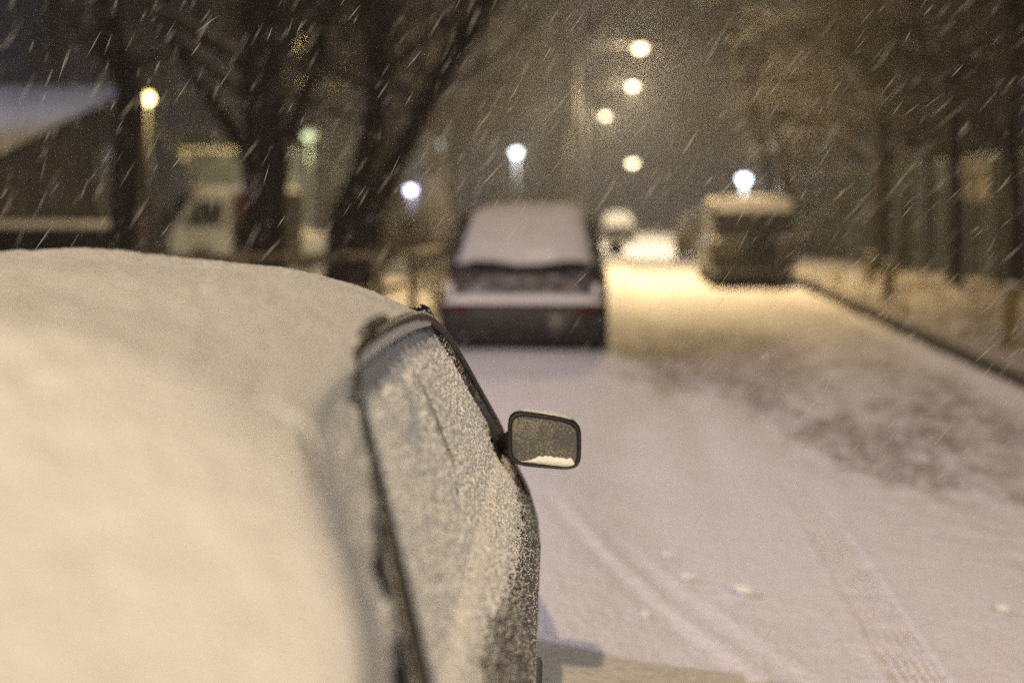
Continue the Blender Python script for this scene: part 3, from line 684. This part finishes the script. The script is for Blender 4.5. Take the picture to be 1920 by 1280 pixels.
# --- off-roader on the right
S3 = dict(L=4.5, W=.86, zb=1.08, zr=1.74, wt=.77, z0=.30, wheels=(.85, 3.5), wr=.36, snow=.055,
          top=[(0, 1.02), (.1, 1.06), (3.2, 1.08), (4.3, 1.0), (4.5, .7)], gh=[(.04, 1.05), (.14, 0), (2.7, 0), (3.2, 1.06)], nwin=3, sidegl='glass_frost_sky')
c3 = P(1410, 545, 28.2)
t3, rwf3, sec3, tp3 = car('parked_car', 'dark off-roader with a snow-capped roof parked on the right side of the road', 'off-roader', c3.x, c3.y, R(1.5), 'paint_olive', S3)
MB().grid(lambda i, j: rwf3(.66 + i * .40, .02 + j * .96, .05) + Vector((0, -.12 * (1 - i) + .02, 0)), 6, 12).make('rear_window_snow', 'snow_soft', t3)
MB().grid(lambda i, j: ((j * 2 - 1) * .78, -.13 + .17 * i, .96 + .10 * i), 4, 12).make('tailgate_snow', 'snow_soft', t3)
for s in (-1, 1):
    MB().box(s * .78 - .07, s * .78 + .07, -.03, .06, .80, 1.02).make('tail_lamp', 'red', t3, False)
    if s < 0:
      for zz in (.98, 1.30): MB().lathe([(.001, -.03), (.03, -.02), (.045, 0)], 14, 'y').make('glint_disc', 'clear', t3).location = (s * .75, -.03, zz)  # clear discs added so the lamps reflect as two small glints
MB().box(-.86, .86, -.14, .02, .42, .60).make('rear_bumper', 'black', t3, False)
MB().lathe([(.001, -.22), (.3, -.22), (.33, -.18), (.33, -.04), (.3, 0)], 24, 'y').make('spare_wheel', 'tyre', t3).location = (.12, 0, .82)
for s in (-1, 1): MB().tube([(s * .6, .2, 1.76), (s * .6, 2.6, 1.76)], .02, 6).make('roof_bar', 'black', t3)
# --- tan car beyond it
SS = dict(L=4.3, W=.84, zb=.92, zr=1.38, wt=.60, z0=.24, wheels=(.80, 3.4), wr=.31, snow=.12,
          top=[(0, .75), (.15, .92), (.8, .94), (3.1, .94), (4.1, .80), (4.3, .55)], gh=[(.55, .93), (1.15, 0), (2.5, 0), (3.2, .93)], nwin=2)
def rear_snow(t, rwf, S):
    MB().grid(lambda i, j: rwf(.03 + i * .97, .03 + j * .94, .04), 8, 14).make('rear_window_snow', 'snow_soft', t)
    MB().grid(lambda i, j: ((j * 2 - 1) * S['W'] * .80, .05 + i * .5, interp(S['top'], .05 + i * .5) + .03 + .07 * (1 - (2 * j - 1) ** 8)), 8, 10).make('boot_snow', 'snow_soft', t)
    for s in (-1, 1): MB().box(s * S['W'] * .8 - .13, s * S['W'] * .8 + .06, -.02, .05, .60, .74).make('tail_lamp', 'red', t, False)
    MB().box(-S['W'] * .95, S['W'] * .95, -.1, .06, .32, .5).make('rear_bumper', 'black', t, False)
c4 = P(1312, 484, 45); r4 = car('parked_car', 'snow-covered tan saloon parked just beyond the off-roader', 'car', c4.x, c4.y, R(-2), 'paint_tan', SS); rear_snow(r4[0], r4[1], SS)
c5 = P(1160, 446, 68); r5 = car('parked_car', 'small distant car at the far end of the snowy road', 'car', c5.x, c5.y, R(2), 'paint_plum', dict(SS, snow=.14)); rear_snow(r5[0], r5[1], SS)
c6 = P(838, 462, 40); r6 = car('parked_car', 'dim car parked behind the bushes left of the estate car', 'car', c6.x, c6.y, R(25), 'paint_olive', SS); rear_snow(r6[0], r6[1], SS)
c7 = P(592, 474, 36); r7 = car('parked_car', 'pale car under snow seen between the two dark trunks', 'car', c7.x, c7.y, R(70), 'paint_pale', dict(SS, snow=.25)); rear_snow(r7[0], r7[1], SS)
# --- van with a pale cab and a dark box
cvp = P(318, 470, 34)
van = thing('box_van', (cvp.x, cvp.y, 0), R(122), 'pale blue box van with dark red load box and snowy roof on the left', 'van')
b = MB(); pr = [(-.15, .35), (-.2, .9), (-.12, 1.15), (.38, 1.9), (.5, 2.0), (1.35, 2.02), (1.35, .35)]
def prism(pr, x0, x1):
    b = MB(); n = len(pr); b.v = [(x0, p[0], p[1]) for p in pr] + [(x1, p[0], p[1]) for p in pr]
    b.f = [tuple(range(n)), tuple(reversed(range(n, 2 * n)))] + [(k, n + k, n + (k + 1) % n, (k + 1) % n) for k in range(n)]; return b
prism([(-p[0], p[1]) for p in pr], -.85, .85).make('cab', 'paint_pale', van, False)
prism([(.10, 1.22), (.13, 1.2), (-.30, 1.84), (-.34, 1.84)], -.74, .74).make('windscreen', 'win_dark', van, False)
for s in (-1, 1):
    prism([(-.1, 1.2), (-.45, 1.8), (-1.1, 1.8), (-1.1, 1.2)], s * .852 - .004, s * .852 + .004).make('side_window', 'win_dark', van, False)
    MB().box(s * .6 - .14, s * .6 + .14, .15, .22, .70, .88).make('headlamp', 'clear', van, False)
MB().box(-.95, .95, -3.0, -1.42, .55, 2.02).make('load_box', 'black', van, False)
MB().box(-.97, .97, -1.62, -1.40, .55, 2.0).make('box_stripe', 'paint_red', van, False)
MB().box(-.8, .8, -2.9, 0, .35, .56).make('chassis', 'black', van, False)
MB().grid(lambda i, j: (lerp(-.95, .95, j), lerp(-3.0, -1.4, i), 2.02 + .16 * (1 - (2 * j - 1) ** 8) * (1 - (2 * i - 1) ** 10)), 12, 10).make('roof_snow', 'snow_soft', van)
MB().grid(lambda i, j: (lerp(-.84, .84, j), lerp(-1.4, -.35, i), 2.015 + .12 * (1 - (2 * j - 1) ** 8) * (1 - (2 * i - 1) ** 10)), 8, 8).make('cab_snow', 'snow_soft', van)
for s in (-1, 1):
    for u in (-.55, -2.4): wheel(van, s * .78, u, .36, s)
# ------------------------------------------------------------------ left: rail fence, low wall, shed, facade
fs = thing('rail_fence', (-3.15, 17, 0), 0, 'low tan rail fence with stout end post left of the estate car', 'fence')
def fpath(k): return Vector((lerp(0, -9.6, k), lerp(0, -2.2, k), 0))
for k in range(7):
    p = fpath(k / 6); MB().box(p.x - .06, p.x + .06, p.y - .06, p.y + .06, -.1, 1.06).make('post', 'rail', fs, False)
for z in (.55, .97):
    a_, b_ = fpath(0), fpath(1); MB().tube([a_ + Vector((0, 0, z)), b_ + Vector((0, 0, z))], .05, 8).make('rail', 'rail', fs)
for k in range(2):
    MB().box(.0 - .05, .05, 2.6 * (k + 1) - .05, 2.6 * (k + 1) + .05, -.1, 1.02).make('post', 'rail', fs, False)
for z in (.55, .95): MB().tube([(0, 0, z), (0, 5.2, z)], .04, 8).make('rail', 'rail', fs)
lw = thing('low_wall', (-11.5, 23.5, 0), R(8), 'low dark wall with a snow cap in front of the shed', 'wall')
MB().box(-6, 3.0, -.15, .15, -.2, 1.25).make('wall_body', 'brick', lw, False)
MB().grid(lambda i, j: (lerp(-6, 3.0, i), lerp(-.19, .19, j), 1.252 + .12 * math.sin(j * 3.14) ** .5 + .01 * N(i * 30, j)), 60, 6).make('wall_snow', 'snow_soft', lw)
# shed with a big snowy roof slope
A_ = P(250, 163, 36); E_ = P(0, 288, 25)     # ridge end, eave corner
shed = thing('shed', (E_.x, E_.y, 0), 0, 'dark timber shed with a big snow-covered roof on the left', 'shed')
e = Vector((0, 0, E_.z)); a_ = Vector((A_.x - E_.x, A_.y - E_.y, A_.z)); run = Vector((-(a_.y), a_.x, 0)).normalized() * 16
MB().grid(lambda i, j: e.lerp(a_, j) + run * i + Vector((0, 0, .02 * FB(i * 12, j * 4))), 30, 10, flip=False).make('roof_slope', 'snow_soft', shed)
MB().grid(lambda i, j: e.lerp(a_, j) + run * i + Vector((0, 0, -.12)), 2, 2).make('roof_board', 'brick', shed, False)
back = a_ + (Vector((a_.x, a_.y, 0))) * .9; back.z = e.z
MB().grid(lambda i, j: a_.lerp(back, j) + run * i, 2, 2).make('rear_roof_slope', 'snow_soft', shed, False)
b = MB(); ins = run.normalized() * .25
b.v = [tuple(q + ins) for q in (Vector((0, 0, -.1)), Vector((back.x, back.y, -.1)), back - Vector((0, 0, .1)), a_ - Vector((0, 0, .1)), e - Vector((0, 0, .1)))]; b.f = [(0, 1, 2, 3, 4)]
b.make('gable_wall', 'brick', shed, False)
MB().grid(lambda i, j: ins + run * i + Vector((a_.x * .03, a_.y * .03, lerp(-.1, e.z, j))), 1, 1).make('front_wall', 'brick', shed, False)
# boarded gable: battens proud of the wall
ga = Vector((a_.x, a_.y, 0)); gl = ga.length; gd = ga.normalized(); nrm = -run.normalized()
for k in range(1, 13):
    q = gd * (k / 13 * gl) + ins + nrm * .02; ht = lerp(e.z, a_.z, k / 13) - .15
    MB().tube([q + Vector((0, 0, -.05)), q + Vector((0, 0, ht))], .03, 4).make('batten', 'brick', shed, False)
def onwall(f, z, off=.05): q = gd * (f * gl) + ins + nrm * off; return Vector((q.x, q.y, z))
b = MB(); b.v = [onwall(.70, 1.5), onwall(.92, 1.5), onwall(.92, 3.0), onwall(.70, 3.0)]; b.f = [(0, 1, 2, 3)]; b.make('shutter', 'facade_g', shed, False)
q = onwall(.86, 2.9, .12); wl = MB().lathe([(.001, -.12), (.06, -.1), (.08, 0), (.06, .1), (.001, .12)], 10, 'z').make('wall_lamp', emis('cool_bulb', (.7, .85, 1), 10), shed); wl.location = q
# distant facade behind the yellow lamp
def facade(name, label, c, rz, wd, ht, dp, m, nwin, storeys, lit=()):
    t = thing(name, (c.x, c.y, 0), rz, label, 'building')
    MB().box(-wd / 2, wd / 2, 0, dp, -.3, ht).make('wall', m, t, False)
    MB().box(-wd / 2 - .3, wd / 2 + .3, -.3, dp + .3, ht, ht + .18).make('roof', 'conc', t, False)
    MB().grid(lambda i, j: (lerp(-wd / 2 - .28, wd / 2 + .28, i), lerp(-.28, dp + .28, j), ht + .182 + .16 * (1 - (2 * i - 1) ** 10) * (1 - (2 * j - 1) ** 10)), 20, 8).make('roof_snow', 'snow_soft', t)
    sh = ht / storeys
    for r in range(storeys):
        for k in range(nwin):
            x = -wd / 2 + (k + .5) * wd / nwin; z = r * sh + sh * .35
            fr = MB().box(x - .62, x + .62, -.05, .02, z - .05, z + 1.35).make('window', 'curtain', t, False)
            L_ = lit and (r, k) in lit
            MB().box(x - .54, x - .03, -.062, -.045, z + .03, z + 1.27).make('pane', M['lit'] if L_ else 'win_dark', fr, False)
            MB().box(x + .03, x + .54, -.062, -.045, z + .03, z + 1.27).make('pane', M['lit'] if L_ else 'win_dark', fr, False)
    return t
M['lit'] = emis('lit_window', (1, .66, .25), 1.6); M['lit_cool'] = emis('lit_window_cool', (.75, .85, 1), 2.2)
c = P(352, 440, 62)
facade('far_house', 'long pale house with small windows behind the yellow lamp', c, R(8), 9.5, 4.0, 8, 'facade', 5, 1, {})
fh = bpy.data.objects['far_house']
for k in range(5):
    o = MB().lathe([(.001, -.09), (.09, 0), (.001, .09)], 8, 'z').make('eaves_lamp', emis('eaves_bulb', (1, .68, .28), [4, 1.2, 3, 1.0, 4][k]), fh); o.location = (-3.4 + k * 1.7, -.4, 3.9)
c = P(600, 430, 88); facade('far_house', 'dim two-storey house behind the pale snowy car', c, R(-4), 14, 6.2, 9, 'facade', 6, 2, {(0, 1)})
c = P(100, 430, 80); facade('far_house', 'dark two-storey house beyond the shed', c, R(14), 18, 6, 9, 'facade_g', 7, 2, {})
# ------------------------------------------------------------------ right: sheet fence, building, posts
fa = Vector((4.9, 46, 0)); fb_ = Vector((8.0, 22, 0)); fd = (fb_ - fa); fl = fd.length; fdn = fd.normalized()
sf = thing('sheet_fence', tuple(fa), math.atan2(fdn.y, fdn.x), 'tall green grey sheet fence along the right verge', 'fence')
npan = 17; pw = fl / npan
me = None
for k in range(npan):
    if me is None:
        b = MB(); b.grid(lambda i, j: (i * (pw - .03), .025 * (1 if math.sin(i * 2 * math.pi * 6) > 0 else -1), lerp(.12, 2.65, j)), 48, 1); o = b.make('sheet_panel', 'fence', sf, False); me = o.data
    else: o = bpy.data.objects.new('sheet_panel', me); C.objects.link(o); o.parent = sf
    o.location = (k * pw, 0, .02 * math.sin(k * 5)); o.rotation_euler = (0, R(.4 * math.sin(k * 3.1)), 0)
b = MB().box(-.04, .04, -.10, -.03, -.1, 2.6); o = b.make('fence_post', 'pole', sf, False); me2 = o.data
for k in range(1, npan + 1): o = bpy.data.objects.new('fence_post', me2); C.objects.link(o); o.parent = sf; o.location = (k * pw, 0, 0)
MB().grid(lambda i, j: (i * fl, lerp(-.02, .02, j), 2.66 + .02 * math.sin(j * 3.14)), 60, 4).make('fence_snow', 'snow_soft', sf)
for k in range(300):
    q = fa + fdn * (fl * k / 300); dd = (q - Vector((0, 0, 0))); xx = 960 + F * (dd.dot(_r) / dd.dot(Vector((-math.sin(YAW), math.cos(YAW), 0))))
    if xx > 1782: break
MB().box(fl * k / 300, fl * k / 300 + 2.2, -.06, -.032, 1.75, 2.55).make('pale_patch', 'facade', sf, False)
# building right, behind the fence
bc = P(1830, 420, 33)
rb = thing('outbuilding', (bc.x + .6, bc.y + 2.5, 0), R(-70), 'dark outbuilding with a thin roof edge and one pale window at the right', 'building')
MB().box(-5.2, 7, 0, 6, -.3, 3.05).make('wall', 'facade_g', rb, False)
MB().box(-5.6, 7.4, -.45, 6.4, 3.05, 3.2).make('roof', 'brick', rb, False)
MB().grid(lambda i, j: (lerp(-5.58, 7.38, i), lerp(-.43, 6.3, j), 3.203 + .12 * (1 - (2 * i - 1) ** 10) * (1 - (2 * j - 1) ** 10)), 20, 8).make('roof_snow', 'snow_soft', rb)
wf = MB().box(-1.2, .1, -.06, .02, 2.0, 2.9).make('window', 'curtain', rb, False)
MB().box(-1.1, 0, -.075, -.062, 2.08, 2.82).make('pane', 'curtain', wf, False)
# far lit building through the trees, cool windows
c = P(1585, 400, 70); fb2 = facade('far_house', 'far workshop with cool lit window row behind the sheet fence', c, R(-6), 9, 4.6, 6, 'facade_g', 4, 1, {})
for k in range(3):
    p = MB().box(-.9 + k * .55, -.5 + k * .55, -.10, -.075, 2.6, 3.05).make('lit_pane', M['lit_cool'], fb2, False)
# short posts on the verge
for k, (px, py, d, lb) in enumerate([(1889, 662, 15.2, 'yellow wooden post standing nearest, at the right edge'), (1664, 572, 22.8, 'yellow post in the middle of the verge row'), (1630, 543, 27.0, 'yellow post farthest along the verge row')]):
    q = P(px, py, d); b = MB(); b.box(-.065, .065, -.065, .065, -.2, .74); t = b.make('verge_post', 'post', None, False); t.location = (q.x, q.y, 0); t.rotation_euler = (R(1.5), R(2 - k), R(20 * k))
    tag(t, lb, 'post', 'yellow posts along the verge')
    MB().grid(lambda i, j: (lerp(-.065, .065, i), lerp(-.065, .065, j), .742 + .035 * math.sin(i * 3.14) ** .5 * math.sin(j * 3.14) ** .5), 6, 6).make('snow_cap', 'snow_soft', t)
# ------------------------------------------------------------------ trees
def grow(mb, rnd, p, d, L, r, depth, dens, up=.12, rmin=.006):
    n = 4 if depth > 1 else 3; pts = [p]; rr = [r]; seg = L / n
    for k in range(n):
        d = (d + Vector((rnd.gauss(0, .13), rnd.gauss(0, .13), rnd.gauss(0, .10) + up * .3))).normalized()
        p = p + d * seg; pts.append(p); rr.append(max(rmin * .6, r * (1 - .62 * (k + 1) / n)))
    mb.tube(pts, rr, 6 if depth >= 3 else 4 if depth == 2 else 3, caps=False)
    if depth == 0: return
    m = max(2, int(dens * (1.0 if depth > 1 else 1.3)))
    for k in range(m):
        t = .25 + .75 * (k + rnd.random()) / m; i = min(n - 1, int(t * n)); q = pts[i].lerp(pts[i + 1], t * n - i)
        a = rnd.random() * 6.283; td = (pts[i + 1] - pts[i]).normalized(); sd = td.cross(Vector((math.cos(a), math.sin(a), .3))).normalized()
        nd = (td * rnd.uniform(.45, .9) + sd * rnd.uniform(.5, .9)).normalized()
        grow(mb, rnd, q, nd, L * rnd.uniform(.48, .72), max(rmin, rr[i] * .5), depth - 1, dens, up, rmin)
def tree(label, path, rads, seed, group, nb=9, depth=3, dens=4, start=.35, blen=(2.2, 3.8), up=.12, lean=None, name='bare_tree', rmin=.008):
    rnd = random.Random(seed); base = Vector((path[0].x, path[0].y, 0)); t = thing(name, tuple(base), 0, label, 'tree', group)
    pts = smoothpath([q - base for q in path], 4); n = len(pts) - 1; rr = [interp([(i, v_) for i, v_ in enumerate(rads)], i / 4) * (1 + .08 * rnd.uniform(-1, 1)) for i in range(n + 1)]
    MB().tube(pts, rr, 12).make('trunk', 'bark', t)
    b = MB()
    for k in range(nb):
        f = start + (1 - start) * (k + rnd.random()) / nb; i = min(n - 1, int(f * n)); q = pts[i].lerp(pts[i + 1], f * n - i)
        a = rnd.random() * 6.283; d = Vector((math.cos(a), math.sin(a), rnd.uniform(.3, 1.1))).normalized()
        grow(b, rnd, q, d, rnd.uniform(*blen), rr[i] * rnd.uniform(.28, .45), depth, dens, up, rmin)
    b.make('crown', 'twig', t); return t
def pxpath(d, pts): return [P(x, y, d) for x, y in pts]
LG = 'dark trees on the left'
def base0(d, px, py=None): q = P(px, 500, d); return Vector((q.x, q.y, -.2))
tree('thick dark double-curved trunk left of centre', [base0(20, 484)] + pxpath(20, [(488, 470), (500, 380), (498, 270), (492, 170), (488, 60), (480, -120), (470, -330)]), [.42, .36, .31, .34, .30, .27, .24, .17, .10], 1, LG, 8, 3, 4, .42, (2, 3.6))
tree('dark slanting trunk in the middle of the left group', [base0(21, 628)] + pxpath(21, [(640, 440), (668, 350), (700, 240), (708, 120), (700, -20), (720, -250)]), [.25, .22, .20, .18, .19, .16, .12, .07], 2, LG, 8, 3, 4, .45, (1.8, 3.4))
tree('dark trunk leaning right over the road', [base0(19.5, 655)] + pxpath(19.5, [(690, 430), (725, 340), (765, 265), (830, 130), (900, 20), (1010, -130)]), [.21, .18, .155, .14, .13, .11, .09, .05], 3, LG, 15, 3, 5, .5, (2.4, 4.2))
tree('dark crooked trunk beside the yellow lamp', [base0(23, 236)] + pxpath(23, [(236, 440), (240, 300), (245, 170), (212, 80), (205, -40), (200, -250)]), [.30, .27, .26, .25, .25, .22, .2, .1], 4, LG, 8, 3, 4, .5, (1.6, 3.0))
# two limbs of the big trunk
tt = tree('slender limb-like trunk forking left of the thick trunk', [base0(20.6, 462)] + pxpath(20.6, [(470, 330), (432, 240), (370, 150), (330, 70), (300, -60), (280, -220)]), [.14, .12, .12, .10, .09, .08, .06, .03], 5, LG, 6, 3, 4, .5, (1.4, 2.6))
tree('thin dark trunk leaning right between the two big trunks', [base0(20.3, 505)] + pxpath(20.3, [(520, 330), (545, 250), (580, 160), (610, 60), (640, -60), (680, -220)]), [.13, .12, .11, .09, .08, .07, .05, .03], 6, LG, 4, 3, 3, .7, (1.4, 2.4))
RG = 'bare trees on the right verge'
tree('tall straight trunk rising through the right verge', [base0(32, 1655)] + pxpath(32, [(1655, 470), (1650, 330), (1655, 200), (1648, 60), (1645, -200)]), [.22, .19, .17, .16, .14, .12, .06], 11, RG, 16, 3, 5, .3, (2, 3.6))
tree('slim darker trunk just right of the tall straight one', [base0(34, 1692)] + pxpath(34, [(1692, 450), (1700, 330), (1706, 200), (1700, 60), (1712, -180)]), [.13, .12, .11, .10, .09, .08, .04], 12, RG, 14, 3, 5, .3, (2, 3.4))
tree('pale trunk right behind the parked off-roader', [base0(42, 1478)] + pxpath(42, [(1478, 440), (1476, 330), (1470, 240), (1440, 130), (1420, 0), (1400, -160)]), [.22, .20, .18, .16, .14, .12, .1, .05], 13, RG, 16, 3, 5, .35, (2.4, 4.2))
tree('slanting trunk left of the pale one, over the off-roader', [base0(44, 1455)] + pxpath(44, [(1452, 420), (1438, 320), (1410, 200), (1385, 90), (1360, -60)]), [.15, .13, .12, .11, .09, .07, .04], 14, RG, 12, 3, 5, .35, (2, 3.6))
tree('short-spaced slim trunk at the fence end', [base0(47, 1502)] + pxpath(47, [(1502, 430), (1505, 300), (1520, 180), (1530, 60), (1540, -120)]), [.15, .14, .13, .12, .10, .08, .04], 15, RG, 14, 3, 5, .3, (2.2, 4))
for k, (px, d, lb) in enumerate([(1790, 27, 'dark tree before the outbuilding at the right'), (1900, 24, 'dark tree at the right edge of the picture'), (1590, 52, 'bare tree behind the sheet fence')]):
    tree(lb, [base0(d, px), P(px + 5, 400, d), P(px - 6, 250, d), P(px + 4, 80, d), P(px - 10, -150, d), P(px, -380, d)], [.16, .14, .13, .12, .09, .05, .03], 30 + k, RG, 18, 3, 5, .32, (2, 3.6))
def shrub(px, d, w_, h_, seed, label):
    q = P(px, 480, d); t = thing('shrub', (q.x, q.y, 0), 0, label, 'shrub', None); rnd = random.Random(seed); st = MB(); b = MB()
    for k in range(16):
        a = rnd.random() * 6.28; rr_ = rnd.random() * w_ * .3; p = Vector((math.cos(a) * rr_, math.sin(a) * rr_, -.1)); d_ = Vector((math.cos(a) * .45, math.sin(a) * .45, 1)).normalized()
        st.tube([p, p + d_ * h_ * .45], [.02, .012], 5, caps=False); grow(b, rnd, p + d_ * h_ * .4, d_, h_ * .6, .012, 2, 6, .1, .005)
    st.make('stem', 'bark', t); b.make('foliage', 'twig', t); return t
shrub(842, 24, 1.1, 1.35, 3, 'dark leafless shrub beside the left flank of the estate car')
shrub(800, 30, 1.4, 1.5, 4, 'leafless shrub at the snowy lawn edge, left of the estate car')
# background trees: a few kinds, copied along both sides of the road
kinds = []
for k in range(4):
    kinds.append(tree('bare tree', [Vector((0, 0, -.2)), Vector((.1 * k, 0, 2.5)), Vector((.2, .2, 5.5)), Vector((-.1, .1, 8.5)), Vector((.2, 0, 11.5))], [.26, .22, .18, .12, .05], 50 + k, 'bare trees lining the far road', 15, 3, 5, .2, (2.6, 4.8), .25, rmin=.012))
rnd = random.Random(5); spots = []
for y in (50, 60, 71, 83, 97, 113, 132, 155): spots.append((-7.5 - rnd.random() * 2.5, y)); spots.append((8.0 + rnd.random() * 2.5, y + 3))
for q in [(-11, 42), (-15, 55), (-20, 48), (-17, 72), (-25, 66), (-12, 92), (14, 42), (13, 58), (18, 50), (16, 78), (15, 33), (19, 38), (-31, 58), (-7.2, 39), (10.5, 37)]: spots.append(q)
words = ['nearest', 'second', 'third', 'fourth', 'fifth', 'sixth', 'seventh', 'eighth', 'ninth', 'tenth', 'eleventh', 'twelfth', 'thirteenth', 'fourteenth', 'fifteenth', 'sixteenth', 'seventeenth', 'eighteenth', 'nineteenth', 'twentieth']
cl = {-1: 0, 1: 0}
for k, (x, y) in enumerate(sorted(spots, key=lambda q: q[1])):
    t = kinds[k] if k < 4 else copy_tree(kinds[k % 4])
    t.location = (x, y, 0); t.rotation_euler = (0, 0, rnd.random() * 6.28); s = rnd.uniform(.9, 1.25); t.scale = (s, s, s)
    sd = 1 if x > 0 else -1; t['label'] = '%s bare tree of the background row %s of the road' % (words[cl[sd]], 'right' if sd > 0 else 'left'); cl[sd] += 1
# ------------------------------------------------------------------ undergrowth and lumps on the verge
rnd = random.Random(9); b = MB()
for k in range(900):
    y = rnd.uniform(9, 34); x = kx(y) + rnd.uniform(.35, 3.6); z = vergeh(x - .14, y) - .02
    for q in range(3):
        a = rnd.random() * 6.28; l = rnd.uniform(.06, .2); b.tube([(x, y, z), (x + math.cos(a) * l * .5, y + math.sin(a) * l * .5, z + l)], [.006, .002], 3, caps=False)
tag(b.make('dead_grass', mat('dead_grass', (.07, .05, .03), .9)), 'dark dead grass stalks poking through the trampled snow of the verge', 'grass', kind='stuff')
b = MB()
for (px, py, s) in [(1395, 1106, .028), (1380, 1100, .016), (1062, 986, .030), (1045, 980, .02), (1290, 1080, .018), (1210, 1150, .014), (1880, 1140, .02), (1250, 1040, .016)]:
    r = ray(px, py); d = (H - .05) / -r.z; q = P(px, py, d)
    def lf(i, j):
        a = i * 6.283; c_ = (j - .5) * 3.14159; v_ = Vector((math.cos(a) * math.cos(c_) * 1.5, math.sin(a) * math.cos(c_), math.sin(c_) * .7)); return q + v_ * s * (1 + .4 * N(v_.x + px, v_.y, v_.z))
    b.grid(lf, 12, 8)
tag(b.make('snow_crumbs', 'snow'), 'loose snow crumbs scattered on the near road', 'snow', kind='stuff')
# ------------------------------------------------------------------ falling snow driven by the wind
rnd = random.Random(77); b = MB()
for k in range(7600):
    d = 1.9 + 14 * rnd.random() ** 1.1
    px = rnd.uniform(-150, 2070); py = rnd.uniform(-150, 1430)
    q = P(px, py, d)
    if q.z < .15: continue
    # keep them out of the cars
    w_ = q.dot(cv), q.dot(cu)
    if w_[0] < .06 and w_[1] < 4.8 and q.z < 1.46: continue
    if d > 13.5 and -2.4 < q.x < .2 and q.z < 1.7: continue
    L_ = rnd.uniform(.025, .05 + .08 * rnd.random()) * (.7 + d * .07); dr = (_r * (-.50 + rnd.gauss(0, .09)) - _u * (.66 + rnd.gauss(0, .09)) + _f * (.45 + rnd.gauss(0, .08))).normalized() * L_
    r_ = rnd.uniform(.0003, .0009) * (.8 + d * .05)
    n0 = len(b.v); aa = dr.cross(_f).normalized() * r_; bb = dr.cross(aa).normalized() * r_
    b.v += [tuple(q), tuple(q + dr * .5 + aa), tuple(q + dr * .5 - aa * .5 + bb * .87), tuple(q + dr * .5 - aa * .5 - bb * .87), tuple(q + dr)]
    b.f += [(n0, n0 + 2, n0 + 1), (n0, n0 + 3, n0 + 2), (n0, n0 + 1, n0 + 3), (n0 + 4, n0 + 1, n0 + 2), (n0 + 4, n0 + 2, n0 + 3), (n0 + 4, n0 + 3, n0 + 1)]
fl_ = b.make('falling_snow', mat('snowflake', (.6, .6, .62), .9), None, False)
tag(fl_, 'slanting wind-driven snow falling in front of the trees and cars', 'snow', kind='stuff')
# ------------------------------------------------------------------ haze: the snowy air
hb = MB().box(-120, 120, -30, 420, -1.4, 26)
hz = hb.make('haze', 'snow', None, False); m = bpy.data.materials.new('snowy_air'); m.use_nodes = True; t = m.node_tree; t.nodes.clear()
o = t.nodes.new('ShaderNodeOutputMaterial'); pv = t.nodes.new('ShaderNodeVolumePrincipled'); pv.inputs['Density'].default_value = HAZE_D
pv.inputs['Color'].default_value = (.93, .91, .88, 1); pv.inputs['Anisotropy'].default_value = .35; t.links.new(pv.outputs[0], o.inputs['Volume'])
hz.data.materials.clear(); hz.data.materials.append(m); tag(hz, 'snow-filled night air glowing around the lamps', 'haze', kind='stuff')
